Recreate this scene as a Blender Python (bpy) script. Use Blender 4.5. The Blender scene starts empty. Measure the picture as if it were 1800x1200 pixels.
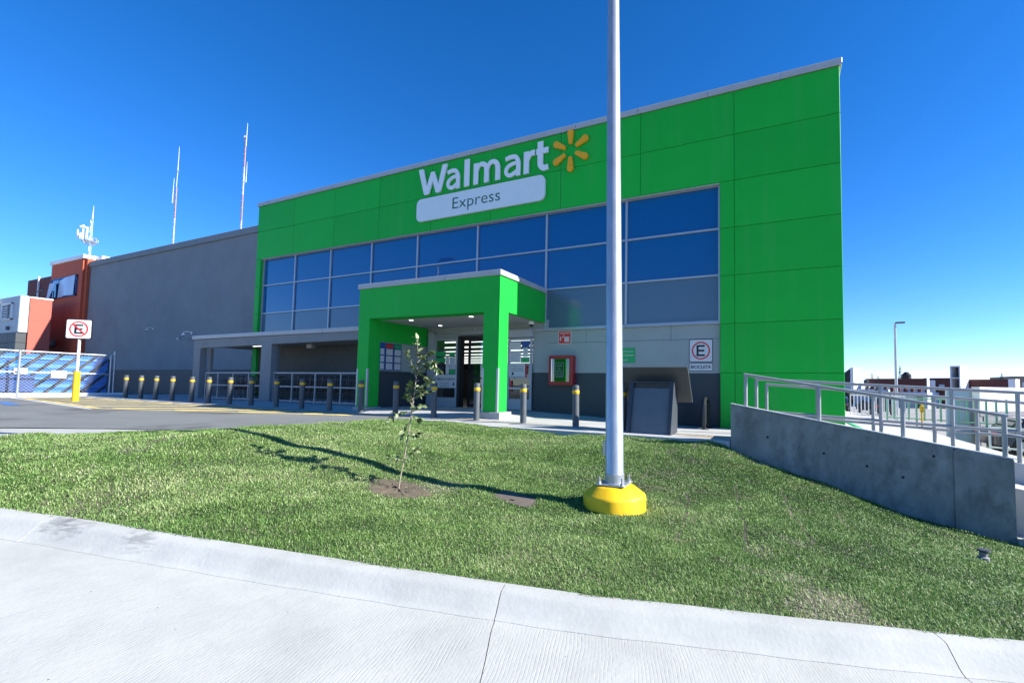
import bpy, bmesh, math, random
import numpy as np
from mathutils import Vector, Matrix
random.seed(7); RNG = np.random.default_rng(7)
scn = bpy.context.scene
COL = scn.collection
R = math.radians

# ---------------------------------------------------------------- camera
cam_d = bpy.data.cameras.new('camera')
cam = bpy.data.objects.new('camera', cam_d); COL.objects.link(cam)
_yaw, _pitch, _roll = 0.433977656, 0.0531751896, 0.0155875600
_f = Vector((-math.sin(_yaw)*math.cos(_pitch), math.cos(_yaw)*math.cos(_pitch), math.sin(_pitch)))
_r = Vector((math.cos(_yaw), math.sin(_yaw), 0)); _u = _r.cross(_f)
_r2 = _r*math.cos(_roll) + _u*math.sin(_roll); _u2 = -_r*math.sin(_roll) + _u*math.cos(_roll)
_m = Matrix((_r2, _u2, -_f)).transposed().to_4x4(); _m.translation = (0, 0, 1.0)
cam.matrix_world = _m
cam_d.sensor_fit = 'HORIZONTAL'; cam_d.sensor_width = 36.0; cam_d.lens = 796.79/1800*36
cam_d.shift_x = -100/1800; cam_d.shift_y = 35.6/1800
cam_d.clip_start = 0.05; cam_d.clip_end = 6000
scn.camera = cam

# ---------------------------------------------------------------- sky, sun, exposure
SUN_AZ, SUN_EL = R(11.2), R(31.0)          # azimuth from +X towards +Y
world = bpy.data.worlds.new('World'); scn.world = world; world.use_nodes = True
wn = world.node_tree; bg = wn.nodes['Background']
sky = wn.nodes.new('ShaderNodeTexSky'); sky.sky_type = 'NISHITA'; sky.sun_disc = False
sky.sun_elevation = SUN_EL; sky.sun_rotation = math.pi/2 - SUN_AZ
sky.altitude = 2200; sky.air_density = 0.95; sky.dust_density = 0.2; sky.ozone_density = 3.5
hs = wn.nodes.new('ShaderNodeHueSaturation'); hs.inputs['Saturation'].default_value = 1.30
tintn = wn.nodes.new('ShaderNodeMix'); tintn.data_type = 'RGBA'; tintn.blend_type = 'MULTIPLY'
tintn.inputs[0].default_value = 1.0; tintn.inputs[7].default_value = (0.90, 0.87, 1.02, 1)      # cool camera white balance
wn.links.new(sky.outputs[0], hs.inputs['Color']); wn.links.new(hs.outputs[0], tintn.inputs[6]); wn.links.new(tintn.outputs[2], bg.inputs['Color'])
bg.inputs['Strength'].default_value = 0.112
sun_d = bpy.data.lights.new('sun', 'SUN'); sun = bpy.data.objects.new('sun', sun_d); COL.objects.link(sun)
sun_d.energy = 5.0; sun_d.angle = R(0.53); sun_d.color = (1.0, 0.955, 0.89)
_sd = Vector((math.cos(SUN_EL)*math.cos(SUN_AZ), math.cos(SUN_EL)*math.sin(SUN_AZ), math.sin(SUN_EL)))
sun.rotation_euler = _sd.to_track_quat('Z', 'Y').to_euler(); sun.location = _sd*60
vs = scn.view_settings; vs.view_transform = 'Standard'; vs.look = 'None'; vs.gamma = 1.0
vs.exposure = 1.2; vs.use_curve_mapping = False
scn.cycles.max_bounces = 8; scn.cycles.diffuse_bounces = 4; scn.cycles.glossy_bounces = 4
scn.cycles.sample_clamp_indirect = 6.0

# ---------------------------------------------------------------- helpers
class MB:
    """collects simple shapes in world coordinates; becomes one mesh object"""
    def __init__(s): s.v = []; s.f = []; s.m = []
    def add(s, vs_, fs, mi=0):
        o = len(s.v); s.v += [tuple(p) for p in vs_]
        for f in fs: s.f.append(tuple(i+o for i in f)); s.m.append(mi)
        return s
    def box(s, x0, x1, y0, y1, z0, z1, mi=0, bv=0.0):
        if bv <= 0:
            vs_ = [(x, y, z) for z in (z0, z1) for y in (y0, y1) for x in (x0, x1)]
            return s.add(vs_, [(0,2,3,1),(4,5,7,6),(0,1,5,4),(2,6,7,3),(0,4,6,2),(1,3,7,5)], mi)
        b = bv
        ring = lambda z, d: [(x0+d, y0, z), (x1-d, y0, z), (x1, y0+d, z), (x1, y1-d, z), (x1-d, y1, z), (x0+d, y1, z), (x0, y1-d, z), (x0, y0+d, z)]
        ins = lambda z: [(x0+b, y0+b, z)]*1
        rings = []
        for z, i in ((z0, b), (z0+b, 0), (z1-b, 0), (z1, b)):
            xa, xb, ya, yb = x0+i, x1-i, y0+i, y1-i; d = b
            rings.append([(xa+d-i*0.99, ya, z), (xb-d+i*0.99, ya, z), (xb, ya+d-i*0.99, z), (xb, yb-d+i*0.99, z), (xb-d+i*0.99, yb, z), (xa+d-i*0.99, yb, z), (xa, yb-d+i*0.99, z), (xa, ya+d-i*0.99, z)])
        return s.loft(rings, mi, closed=True, caps=True)
    def loft(s, rings, mi=0, closed=True, caps=False):
        n = len(rings[0]); vs_ = [p for r in rings for p in r]; fs = []
        for k in range(len(rings)-1):
            for i in range(n if closed else n-1):
                j = (i+1) % n
                fs.append((k*n+i, k*n+j, (k+1)*n+j, (k+1)*n+i))
        if caps:
            fs.append(tuple(reversed(range(n)))); fs.append(tuple(range((len(rings)-1)*n, len(rings)*n)))
        return s.add(vs_, fs, mi)
    def cyl(s, x, y, z0, z1, r0, r1=None, n=16, mi=0, caps=True):
        r1 = r0 if r1 is None else r1
        return s.lathe(x, y, [(r0, z0), (r1, z1)], n, mi, caps)
    def lathe(s, x, y, prof, n=16, mi=0, caps=True, ph=0.0):
        return s.loft([[(x+r*math.cos(2*math.pi*i/n+ph), y+r*math.sin(2*math.pi*i/n+ph), z) for i in range(n)] for r, z in prof], mi, True, caps)
    def tube(s, pts, r, n=8, mi=0, caps=True):
        pts = [Vector(p) for p in pts]; rs = r if isinstance(r, (list, tuple)) else [r]*len(pts)
        rings = []; a = None
        for k, p in enumerate(pts):
            t = (pts[min(k+1, len(pts)-1)] - pts[max(k-1, 0)]).normalized()
            if a is None:
                a = t.cross(Vector((0, 0, 1)) if abs(t.z) < 0.9 else Vector((1, 0, 0))).normalized()
            else:
                a = (a - t*a.dot(t)).normalized()
            b = t.cross(a)
            rings.append([p + (a*math.cos(2*math.pi*i/n) + b*math.sin(2*math.pi*i/n))*rs[k] for i in range(n)])
        return s.loft(rings, mi, True, caps)
    def bar(s, p, q, w, h=None, mi=0):
        """square bar from p to q"""
        h = w if h is None else h
        p, q = Vector(p), Vector(q); t = (q-p).normalized()
        a = t.cross(Vector((0, 0, 1)) if abs(t.z) < 0.95 else Vector((0, 1, 0))).normalized(); b = a.cross(t)
        return s.loft([[c+a*w/2+b*h/2, c-a*w/2+b*h/2, c-a*w/2-b*h/2, c+a*w/2-b*h/2] for c in (p, q)], mi, True, True)
    def prism_xz(s, poly, y0, y1, mi=0):
        """polygon in x,z extruded from y0 to y1"""
        n = len(poly)
        vs_ = [(x, y0, z) for x, z in poly] + [(x, y1, z) for x, z in poly]
        fs = [tuple(range(n)), tuple(reversed(range(n, 2*n)))] + [(i, i+n, (i+1) % n+n, (i+1) % n) for i in range(n)]
        return s.add(vs_, fs, mi)
    def prism_xy(s, poly, z0, z1, mi=0):
        n = len(poly); f0 = z0 if callable(z0) else (lambda x, y: z0); f1 = z1 if callable(z1) else (lambda x, y: z1)
        vs_ = [(x, y, f0(x, y)) for x, y in poly] + [(x, y, f1(x, y)) for x, y in poly]
        fs = [tuple(reversed(range(n))), tuple(range(n, 2*n))] + [(i, (i+1) % n, (i+1) % n+n, i+n) for i in range(n)]
        return s.add(vs_, fs, mi)

WLOC = {}
def wloc(o): return WLOC.get(o.name, Vector((0, 0, 0))) if o else Vector((0, 0, 0))
def props(o, label=None, cat=None, group=None, kind=None):
    if label: o['label'] = label
    if cat: o['category'] = cat
    if group: o['group'] = group
    if kind: o['kind'] = kind
    return o
def thing(name, label, cat, loc=(0, 0, 0), group=None, kind=None, parent=None):
    o = bpy.data.objects.new(name, None); COL.objects.link(o); o.empty_display_size = 0.2
    loc = Vector(loc); WLOC[o.name] = loc
    if parent: o.parent = parent; o.location = loc - wloc(parent)
    else: o.location = loc
    return props(o, label, cat, group, kind)
def group_part(name, parent, loc=None):
    return thing(name, None, None, loc if loc is not None else wloc(parent), parent=parent)
def obj(name, mb, mats, parent=None, label=None, cat=None, group=None, kind=None, smooth=None, loc=None):
    me = bpy.data.meshes.new(name)
    base = wloc(parent) if loc is None else Vector(loc)
    vs_ = [(p[0]-base.x, p[1]-base.y, p[2]-base.z) for p in mb.v]
    me.from_pydata(vs_, [], mb.f)
    if not isinstance(mats, (list, tuple)): mats = [mats]
    for m in mats: me.materials.append(m)
    if len(mats) > 1: me.polygons.foreach_set('material_index', mb.m)
    bm = bmesh.new(); bm.from_mesh(me); bmesh.ops.recalc_face_normals(bm, faces=bm.faces)
    if smooth:
        ang = R(smooth)
        for e in bm.edges:
            e.smooth = (len(e.link_faces) == 2 and e.calc_face_angle(3.0) < ang)
        for f in bm.faces: f.smooth = True
    bm.to_mesh(me); bm.free()
    o = bpy.data.objects.new(name, me); COL.objects.link(o)
    WLOC[o.name] = base
    if parent: o.parent = parent; o.location = base - wloc(parent)
    else: o.location = base
    return props(o, label, cat, group, kind)
def single(name, mb, mats, label, cat, group=None, kind=None, smooth=None):
    """a thing that is one mesh: origin at the bottom centre"""
    a = np.array(mb.v); c = (a.min(0)+a.max(0))/2
    return obj(name, mb, mats, None, label, cat, group, kind, smooth, loc=(c[0], c[1], a[:, 2].min()))
def dup(o, name_keep=True, parent=None, loc=None):
    c = o.copy(); COL.objects.link(c); WLOC[c.name] = Vector(loc) if loc is not None else wloc(o).copy()
    if parent: c.parent = parent
    if loc is not None: c.location = loc
    for ch in o.children: dup(ch, parent=c)
    return c
def glyphs(s, offset=0.0, shear=0.0):
    cu = bpy.data.curves.new('txt', 'FONT'); cu.body = s; cu.offset = offset; cu.shear = shear; cu.resolution_u = 4
    o = bpy.data.objects.new('txt', cu); COL.objects.link(o)
    me = o.to_mesh(); vs_ = [tuple(v.co) for v in me.vertices]; fs = [tuple(p.vertices) for p in me.polygons]
    o.to_mesh_clear(); bpy.data.objects.remove(o); bpy.data.curves.remove(cu)
    return vs_, fs
def text(mb, s, x0, x1, z0, z1, y, depth=0.004, mi=0, offset=0.0, frame=None, shear=0.0):
    """lettering fitted to a box on a wall facing -Y (or on any frame: origin, right, up, out)"""
    vs_, fs = glyphs(s, offset, shear); a = np.array(vs_)
    lo, hi = a.min(0), a.max(0)
    u = x0 + (a[:, 0]-lo[0])/(hi[0]-lo[0])*(x1-x0); w = z0 + (a[:, 1]-lo[1])/max(1e-6, hi[1]-lo[1])*(z1-z0)
    if frame is None:
        front = [(p, y-depth, q) for p, q in zip(u, w)]; back = [(p, y, q) for p, q in zip(u, w)]
    else:
        O, X, Z, N = [Vector(t) for t in frame]
        front = [O+X*p+Z*q+N*depth for p, q in zip(u, w)]; back = [O+X*p+Z*q for p, q in zip(u, w)]
    n = len(vs_); cnt = {}
    for f in fs:
        for i in range(len(f)):
            e = (f[i], f[(i+1) % len(f)]); cnt[e] = 1
    faces = list(fs)
    for (i, j) in cnt:
        if (j, i) not in cnt: faces.append((j, i, i+n, j+n))
    return mb.add(front+back, faces, mi)

# ---------------------------------------------------------------- materials
MATS = {}
def mat(name, base, rough=0.6, metal=0.0, spec=0.5, var=0.0, vscale=3.0, bump=0.0, bscale=60.0, dirt=None, dscale=1.2, dlo=0.5, dhi=0.7, emit=None, estr=0.0, coat=0.0, ior=None, stretch=None):
    m = bpy.data.materials.new(name); m.use_nodes = True; nt = m.node_tree; N = nt.nodes; L = nt.links
    b = N['Principled BSDF']; b.inputs['Roughness'].default_value = rough; b.inputs['Metallic'].default_value = metal
    b.inputs['Specular IOR Level'].default_value = spec
    if ior: b.inputs['IOR'].default_value = ior
    if coat: b.inputs['Coat Weight'].default_value = coat; b.inputs['Coat Roughness'].default_value = 0.08
    b.inputs['Base Color'].default_value = (*base, 1)
    if emit: b.inputs['Emission Color'].default_value = (*emit, 1); b.inputs['Emission Strength'].default_value = estr
    if var or bump or dirt:
        tc = N.new('ShaderNodeTexCoord'); mp = N.new('ShaderNodeMapping'); L.new(tc.outputs['Object'], mp.inputs[0])
        if stretch: mp.inputs['Scale'].default_value = stretch
        col = None
        if var:
            n1 = N.new('ShaderNodeTexNoise'); n1.inputs['Scale'].default_value = vscale; n1.inputs['Detail'].default_value = 6; n1.inputs['Roughness'].default_value = 0.62
            L.new(mp.outputs[0], n1.inputs['Vector'])
            mx = N.new('ShaderNodeMix'); mx.data_type = 'RGBA'
            mx.inputs[6].default_value = (*[c*(1-var) for c in base], 1); mx.inputs[7].default_value = (*[min(1, c*(1+var)) for c in base], 1)
            mr = N.new('ShaderNodeMapRange'); mr.inputs[1].default_value = 0.3; mr.inputs[2].default_value = 0.7
            L.new(n1.outputs['Fac'], mr.inputs[0]); L.new(mr.outputs[0], mx.inputs[0]); col = mx.outputs[2]
        if dirt:
            n2 = N.new('ShaderNodeTexNoise'); n2.inputs['Scale'].default_value = dscale; n2.inputs['Detail'].default_value = 8; n2.inputs['Roughness'].default_value = 0.7
            L.new(mp.outputs[0], n2.inputs['Vector'])
            m2 = N.new('ShaderNodeMapRange'); m2.inputs[1].default_value = dlo; m2.inputs[2].default_value = dhi
            L.new(n2.outputs['Fac'], m2.inputs[0])
            mx2 = N.new('ShaderNodeMix'); mx2.data_type = 'RGBA'; mx2.inputs[7].default_value = (*dirt, 1)
            if col is not None: L.new(col, mx2.inputs[6])
            else: mx2.inputs[6].default_value = (*base, 1)
            L.new(m2.outputs[0], mx2.inputs[0]); col = mx2.outputs[2]
        if col is not None: L.new(col, b.inputs['Base Color'])
        if bump:
            n3 = N.new('ShaderNodeTexNoise'); n3.inputs['Scale'].default_value = bscale; n3.inputs['Detail'].default_value = 4
            L.new(tc.outputs['Object'], n3.inputs['Vector'])
            bp = N.new('ShaderNodeBump'); bp.inputs['Strength'].default_value = bump; bp.inputs['Distance'].default_value = 0.01
            L.new(n3.outputs['Fac'], bp.inputs['Height']); L.new(bp.outputs[0], b.inputs['Normal'])
    MATS[name] = m
    return m
def panel_variation(m):
    """small shade differences from panel to panel and faint dust runs"""
    nt = m.node_tree; N = nt.nodes; L = nt.links; b = N['Principled BSDF']
    src = b.inputs['Base Color'].links[0].from_socket
    oi = N.new('ShaderNodeObjectInfo'); mr = N.new('ShaderNodeMapRange'); mr.inputs[3].default_value = 0.93; mr.inputs[4].default_value = 1.05; L.new(oi.outputs['Random'], mr.inputs[0])
    hv = N.new('ShaderNodeHueSaturation'); L.new(src, hv.inputs['Color']); L.new(mr.outputs[0], hv.inputs['Value'])
    g = N.new('ShaderNodeNewGeometry'); mp = N.new('ShaderNodeMapping'); mp.inputs['Scale'].default_value = (3.2, 3.2, 0.22); L.new(g.outputs['Position'], mp.inputs[0])
    n = N.new('ShaderNodeTexNoise'); n.inputs['Scale'].default_value = 1.0; n.inputs['Detail'].default_value = 7; L.new(mp.outputs[0], n.inputs['Vector'])
    m2 = N.new('ShaderNodeMapRange'); m2.inputs[1].default_value = 0.52; m2.inputs[2].default_value = 0.80; m2.inputs[4].default_value = 0.10; L.new(n.outputs['Fac'], m2.inputs[0])
    mx = N.new('ShaderNodeMix'); mx.data_type = 'RGBA'; mx.inputs[7].default_value = (0.20, 0.36, 0.22, 1); L.new(m2.outputs[0], mx.inputs[0]); L.new(hv.outputs[0], mx.inputs[6]); L.new(mx.outputs[2], b.inputs['Base Color'])
    r = N.new('ShaderNodeMapRange'); r.inputs[3].default_value = 0.40; r.inputs[4].default_value = 0.62; L.new(n.outputs['Fac'], r.inputs[0]); L.new(r.outputs[0], b.inputs['Roughness'])

green = mat('green_composite_panel', (0.012, 0.44, 0.046), 0.5, spec=0.16, var=0.06, vscale=0.5, bump=0.03, bscale=220)
panel_variation(green)
capm = mat('pale_grey_flashing', (0.42, 0.42, 0.41), 0.45, var=0.06, vscale=1.5)
wall_grey = mat('grey_render', (0.225, 0.245, 0.25), 0.85, var=0.07, vscale=0.8, bump=0.12, bscale=180, dirt=(0.19, 0.205, 0.21), dscale=0.5)
wall_light = mat('light_grey_render', (0.31, 0.35, 0.335), 0.8, var=0.05, vscale=0.9, bump=0.08, bscale=160)
dado = mat('dark_grey_paint', (0.036, 0.046, 0.052), 0.6, var=0.12, vscale=1.3, bump=0.06, bscale=140, dirt=(0.052, 0.06, 0.065), dscale=2.0, dlo=0.58, dhi=0.8)
alu = mat('silver_aluminium', (0.40, 0.42, 0.44), 0.35, metal=0.35, var=0.04)
glass = mat('blue_tinted_glass', (0.000, 0.085, 0.25), 0.015, spec=0.5, ior=1.75)
spandrel = mat('blue_grey_spandrel_glass', (0.095, 0.150, 0.205), 0.16, spec=0.5, ior=1.55)
white_paint = mat('white_paint', (0.78, 0.78, 0.77), 0.5, var=0.04, vscale=2)
white_alu = mat('white_door_aluminium', (0.36, 0.38, 0.40), 0.4, var=0.04)
sign_white = mat('white_acrylic', (0.78, 0.82, 0.80), 0.3, var=0.02)
plate_white = mat('white_sign_face', (0.70, 0.77, 0.75), 0.3, var=0.02)
sign_amber = mat('amber_acrylic', (0.86, 0.40, 0.002), 0.3, var=0.05, vscale=6)
sign_green = mat('dark_green_print', (0.0, 0.10, 0.05), 0.4)
soffit_m = mat('white_soffit', (0.42, 0.425, 0.425), 0.7, var=0.03)
lamp_e = mat('lit_lamp', (0.9, 0.9, 0.9), 0.4, emit=(1, 0.97, 0.9), estr=2.4)
strip_e = mat('lit_ceiling_strip', (0.9, 0.9, 0.9), 0.4, emit=(1, 0.98, 0.92), estr=0.9)
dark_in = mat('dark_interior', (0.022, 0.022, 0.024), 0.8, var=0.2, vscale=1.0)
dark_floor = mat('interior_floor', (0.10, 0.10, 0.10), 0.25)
black_rubber = mat('black_rubber', (0.015, 0.015, 0.016), 0.75)
black_paint = mat('black_paint', (0.012, 0.013, 0.015), 0.4)
bollard_m = mat('dark_grey_steel_paint', (0.075, 0.086, 0.094), 0.55, var=0.12, vscale=5, dirt=(0.085, 0.088, 0.09), dscale=5, dlo=0.6, dhi=0.8, bump=0.05, bscale=90)
yellow = mat('yellow_reflective_paint', (0.72, 0.41, 0.008), 0.45, var=0.08, vscale=9)
yellow_conc = mat('yellow_painted_concrete', (0.84, 0.50, 0.004), 0.55, var=0.08, vscale=6, bump=0.2, bscale=70, dirt=(0.62, 0.40, 0.03), dscale=7, dlo=0.62, dhi=0.8)
galv = mat('galvanised_steel', (0.40, 0.43, 0.46), 0.36, metal=0.55, var=0.16, vscale=9, bump=0.04, bscale=120, dirt=(0.33, 0.36, 0.40), dscale=6, dlo=0.55, dhi=0.8, stretch=(1, 1, 0.35))
rail_m = mat('pale_grey_rail_paint', (0.31, 0.32, 0.325), 0.42, metal=0.25, var=0.06, vscale=8)
red_m = mat('red_cabinet_paint', (0.32, 0.012, 0.016), 0.4)
red_print = mat('red_print', (0.60, 0.03, 0.02), 0.5)
black_print = mat('black_print', (0.008, 0.01, 0.018), 0.5)
grey_print = mat('grey_print', (0.25, 0.27, 0.29), 0.6)
green_print = mat('green_print', (0.01, 0.36, 0.10), 0.5)
blue_print = mat('blue_print', (0.012, 0.07, 0.28), 0.5)
paper = mat('white_paper', (0.60, 0.61, 0.60), 0.6, var=0.03, vscale=8)
mirror_green = mat('cabinet_glass', (0.006, 0.02, 0.010), 0.04, ior=2.2)
chrome = mat('bright_trim', (0.85, 0.87, 0.88), 0.12, metal=1.0)
bin_m = mat('slate_grey_steel', (0.042, 0.050, 0.062), 0.5, var=0.10, vscale=4)
bin_lit = mat('lit_tone_steel', (0.062, 0.068, 0.072), 0.5, var=0.08, vscale=3)  # bin steel again, the light on the hood put into a paler colour
terra = mat('terracotta_render', (0.46, 0.085, 0.035), 0.8, var=0.06, vscale=1.2, bump=0.08, bscale=90)
maroon = mat('maroon_render', (0.13, 0.022, 0.018), 0.8, var=0.15, vscale=2)
blue_tarp = mat('blue_plastic', (0.028, 0.19, 0.60), 0.6, var=0.12, vscale=14, bump=0.3, bscale=24)
blue_dark = mat('deep_blue_plastic', (0.012, 0.06, 0.22), 0.5, var=0.1)
sheet_m = mat('pale_plastic_sheet', (0.36, 0.45, 0.60), 0.35, var=0.05, vscale=3)
soil_m = mat('brown_soil', (0.115, 0.092, 0.062), 0.95, var=0.35, vscale=14, bump=0.9, bscale=55)
bark = mat('pale_sapling_bark', (0.30, 0.26, 0.19), 0.8, var=0.2, vscale=20)
leafm = mat('sapling_leaf', (0.062, 0.115, 0.034), 0.42, var=0.30, vscale=6)
leaf_pale = mat('pale_sapling_leaf', (0.22, 0.27, 0.13), 0.42, var=0.2, vscale=6)
brick_m = mat('dark_red_brick', (0.10, 0.035, 0.03), 0.9, var=0.25, vscale=5)
white_wall = mat('white_block_paint', (0.74, 0.75, 0.76), 0.85, var=0.05, vscale=1.5)
stone_grey = mat('grey_block', (0.22, 0.22, 0.24), 0.9, var=0.2, vscale=4, bump=0.3, bscale=25)
cypress = mat('cypress_foliage', (0.022, 0.042, 0.020), 0.8, var=0.4, vscale=4)
asphalt_far = mat('far_paving', (0.30, 0.29, 0.27), 0.9, var=0.15, vscale=0.15)
# ================================================================ GROUND
KD = Vector((0.945, 0.327, 0)); KN = Vector((-0.327, 0.945, 0))      # along the kerb / across the road
def zr(x, y=0):                                                       # road surface: climbs to the left
    t = -0.6 - 0.06*x
    return t if t < -0.05 else 0.0 - 0.05*math.exp(-(t+0.05)/0.05)
def zlot(x, y=0): return 0.02 + 0.005*max(0.0, -x-10)
def lerp_table(x, tab):
    if x <= tab[0][0]: return tab[0][1]
    for (a, b), (c, d) in zip(tab, tab[1:]):
        if x <= c: return b + (d-b)*(x-a)/(c-a)
    return tab[-1][1]
ROWZ = [(-30.5, .16), (-27, .15), (-24.4, .135), (-21.6, .11), (-17.7, .10), (-14.8, .08), (-12, .055), (-9, .015), (-6, .012), (-4.5, -.005), (-3.3, -.03), (1.5, -.05)]
BACKZ = [(-30.5, .19), (-24, .18), (-16, .19), (-12, .18), (-8, .16), (-7, .13), (-5, .04), (-2.6, -.09), (1.5, -.10)]
FRONTZ = [(-30.5, .13), (-20, .075), (-12, .035), (-9, -.01), (-5, -.005), (-1, -.01), (1.5, -.01)]
def zwalk(x, y):
    a, b, c = lerp_table(x, FRONTZ), lerp_table(x, ROWZ), lerp_table(x, BACKZ)
    if y < 10.3: return a + (b-a)*min(1, max(0, (y-9.35)/0.95))
    if x > -6.9: return b + (c-b)*min(1, (y-10.3)/2.9)
    return b + (c-b)*min(1, (y-10.3)/0.6)

def concrete(name, base, grooves=False, dirtcol=(0.36, 0.36, 0.35), spots=True, scuffs=()):
    m = bpy.data.materials.new(name); m.use_nodes = True; nt = m.node_tree; N = nt.nodes; L = nt.links
    b = N['Principled BSDF']; b.inputs['Roughness'].default_value = 0.9; b.inputs['Specular IOR Level'].default_value = 0.25
    g = N.new('ShaderNodeNewGeometry')
    n1 = N.new('ShaderNodeTexNoise'); n1.inputs['Scale'].default_value = 1.6; n1.inputs['Detail'].default_value = 9; n1.inputs['Roughness'].default_value = 0.7
    L.new(g.outputs['Position'], n1.inputs['Vector'])
    cr = N.new('ShaderNodeValToRGB'); e = cr.color_ramp.elements
    e[0].position = 0.30; e[0].color = (*[c*0.80 for c in base], 1); e[1].position = 0.62; e[1].color = (*base, 1)
    L.new(n1.outputs['Fac'], cr.inputs[0]); col = cr.outputs[0]
    n2 = N.new('ShaderNodeTexNoise'); n2.inputs['Scale'].default_value = 38; n2.inputs['Detail'].default_value = 5
    L.new(g.outputs['Position'], n2.inputs['Vector'])
    h = n2.outputs['Fac']
    if grooves:
        vm = N.new('ShaderNodeVectorMath'); vm.operation = 'DOT_PRODUCT'; vm.inputs[1].default_value = (KD.x/0.021, KD.y/0.021, 0)
        L.new(g.outputs['Position'], vm.inputs[0])
        # uneven hand-drawn tines: every groove has its own depth, broken along its length
        wob = N.new('ShaderNodeTexNoise'); wob.inputs['Scale'].default_value = 2.2; wob.inputs['Detail'].default_value = 2
        L.new(g.outputs['Position'], wob.inputs['Vector'])
        ad = N.new('ShaderNodeMath'); ad.operation = 'MULTIPLY_ADD'; ad.inputs[1].default_value = 2.4; L.new(wob.outputs['Fac'], ad.inputs[0]); L.new(vm.outputs['Value'], ad.inputs[2])
        fr = N.new('ShaderNodeMath'); fr.operation = 'FRACT'; L.new(ad.outputs[0], fr.inputs[0])
        pk = N.new('ShaderNodeMapRange'); pk.interpolation_type = 'SMOOTHSTEP'; pk.inputs[1].default_value = 0.0; pk.inputs[2].default_value = 0.22
        pp = N.new('ShaderNodeMath'); pp.operation = 'PINGPONG'; pp.inputs[1].default_value = 0.5; L.new(fr.outputs[0], pp.inputs[0]); L.new(pp.outputs[0], pk.inputs[0])
        # stretched noise along the tines breaks them up
        mp = N.new('ShaderNodeMapping'); mp.inputs['Rotation'].default_value = (0, 0, -math.atan2(KD.y, KD.x)); mp.inputs['Scale'].default_value = (34, 1.6, 1)
        L.new(g.outputs['Position'], mp.inputs[0])
        n3 = N.new('ShaderNodeTexNoise'); n3.inputs['Scale'].default_value = 1.0; n3.inputs['Detail'].default_value = 3; L.new(mp.outputs[0], n3.inputs['Vector'])
        mr = N.new('ShaderNodeMapRange'); mr.inputs[1].default_value = 0.36; mr.inputs[2].default_value = 0.68; L.new(n3.outputs['Fac'], mr.inputs[0])
        inv = N.new('ShaderNodeMath'); inv.operation = 'SUBTRACT'; inv.inputs[0].default_value = 1; L.new(pk.outputs[0], inv.inputs[1])
        gr = N.new('ShaderNodeMath'); gr.operation = 'MULTIPLY'; L.new(inv.outputs[0], gr.inputs[0]); L.new(mr.outputs[0], gr.inputs[1])
        mx = N.new('ShaderNodeMix'); mx.data_type = 'RGBA'; mx.inputs[7].default_value = (*[c*0.86 for c in base], 1)
        L.new(gr.outputs[0], mx.inputs[0]); L.new(col, mx.inputs[6]); col = mx.outputs[2]
        sb = N.new('ShaderNodeMath'); sb.operation = 'MULTIPLY_ADD'; sb.inputs[1].default_value = -0.5; L.new(gr.outputs[0], sb.inputs[0]); L.new(n2.outputs['Fac'], sb.inputs[2]); h = sb.outputs[0]
    if spots:                                                         # pin holes and specks
        vo = N.new('ShaderNodeTexVoronoi'); vo.inputs['Scale'].default_value = 9; vo.inputs['Randomness'].default_value = 1
        L.new(g.outputs['Position'], vo.inputs['Vector'])
        wn_ = N.new('ShaderNodeMapRange'); wn_.inputs[1].default_value = 0.035; wn_.inputs[2].default_value = 0.055; wn_.inputs[3].default_value = 1; wn_.inputs[4].default_value = 0
        L.new(vo.outputs['Distance'], wn_.inputs[0])
        gt = N.new('ShaderNodeMath'); gt.operation = 'GREATER_THAN'; gt.inputs[1].default_value = 0.72
        sp = N.new('ShaderNodeSeparateColor'); L.new(vo.outputs['Color'], sp.inputs[0]); L.new(sp.outputs[0], gt.inputs[0])
        ml = N.new('ShaderNodeMath'); ml.operation = 'MULTIPLY'; L.new(gt.outputs[0], ml.inputs[0]); L.new(wn_.outputs[0], ml.inputs[1])
        mx2 = N.new('ShaderNodeMix'); mx2.data_type = 'RGBA'; mx2.inputs[7].default_value = (0.16, 0.15, 0.14, 1)
        L.new(ml.outputs[0], mx2.inputs[0]); L.new(col, mx2.inputs[6]); col = mx2.outputs[2]
    n4 = N.new('ShaderNodeTexNoise'); n4.inputs['Scale'].default_value = 0.9; n4.inputs['Detail'].default_value = 10; n4.inputs['Roughness'].default_value = 0.75
    L.new(g.outputs['Position'], n4.inputs['Vector'])
    m4 = N.new('ShaderNodeMapRange'); m4.inputs[1].default_value = 0.56; m4.inputs[2].default_value = 0.80; m4.inputs[4].default_value = 0.55; L.new(n4.outputs['Fac'], m4.inputs[0])
    mx3 = N.new('ShaderNodeMix'); mx3.data_type = 'RGBA'; mx3.inputs[7].default_value = (*dirtcol, 1)
    L.new(m4.outputs[0], mx3.inputs[0]); L.new(col, mx3.inputs[6]); col = mx3.outputs[2]
    for sx_, sy_ in scuffs:                                          # tyre scrapes
        mp5 = N.new('ShaderNodeMapping'); mp5.vector_type = 'POINT'; mp5.inputs['Location'].default_value = (-sx_, -sy_, 0); L.new(g.outputs['Position'], mp5.inputs[0])
        mp6 = N.new('ShaderNodeMapping'); mp6.inputs['Rotation'].default_value = (0, 0, -0.33); mp6.inputs['Scale'].default_value = (4.5, 9, 0.0); L.new(mp5.outputs[0], mp6.inputs[0])
        ln = N.new('ShaderNodeVectorMath'); ln.operation = 'LENGTH'; L.new(mp6.outputs[0], ln.inputs[0])
        n7 = N.new('ShaderNodeTexNoise'); n7.inputs['Scale'].default_value = 1; n7.inputs['Detail'].default_value = 6
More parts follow.
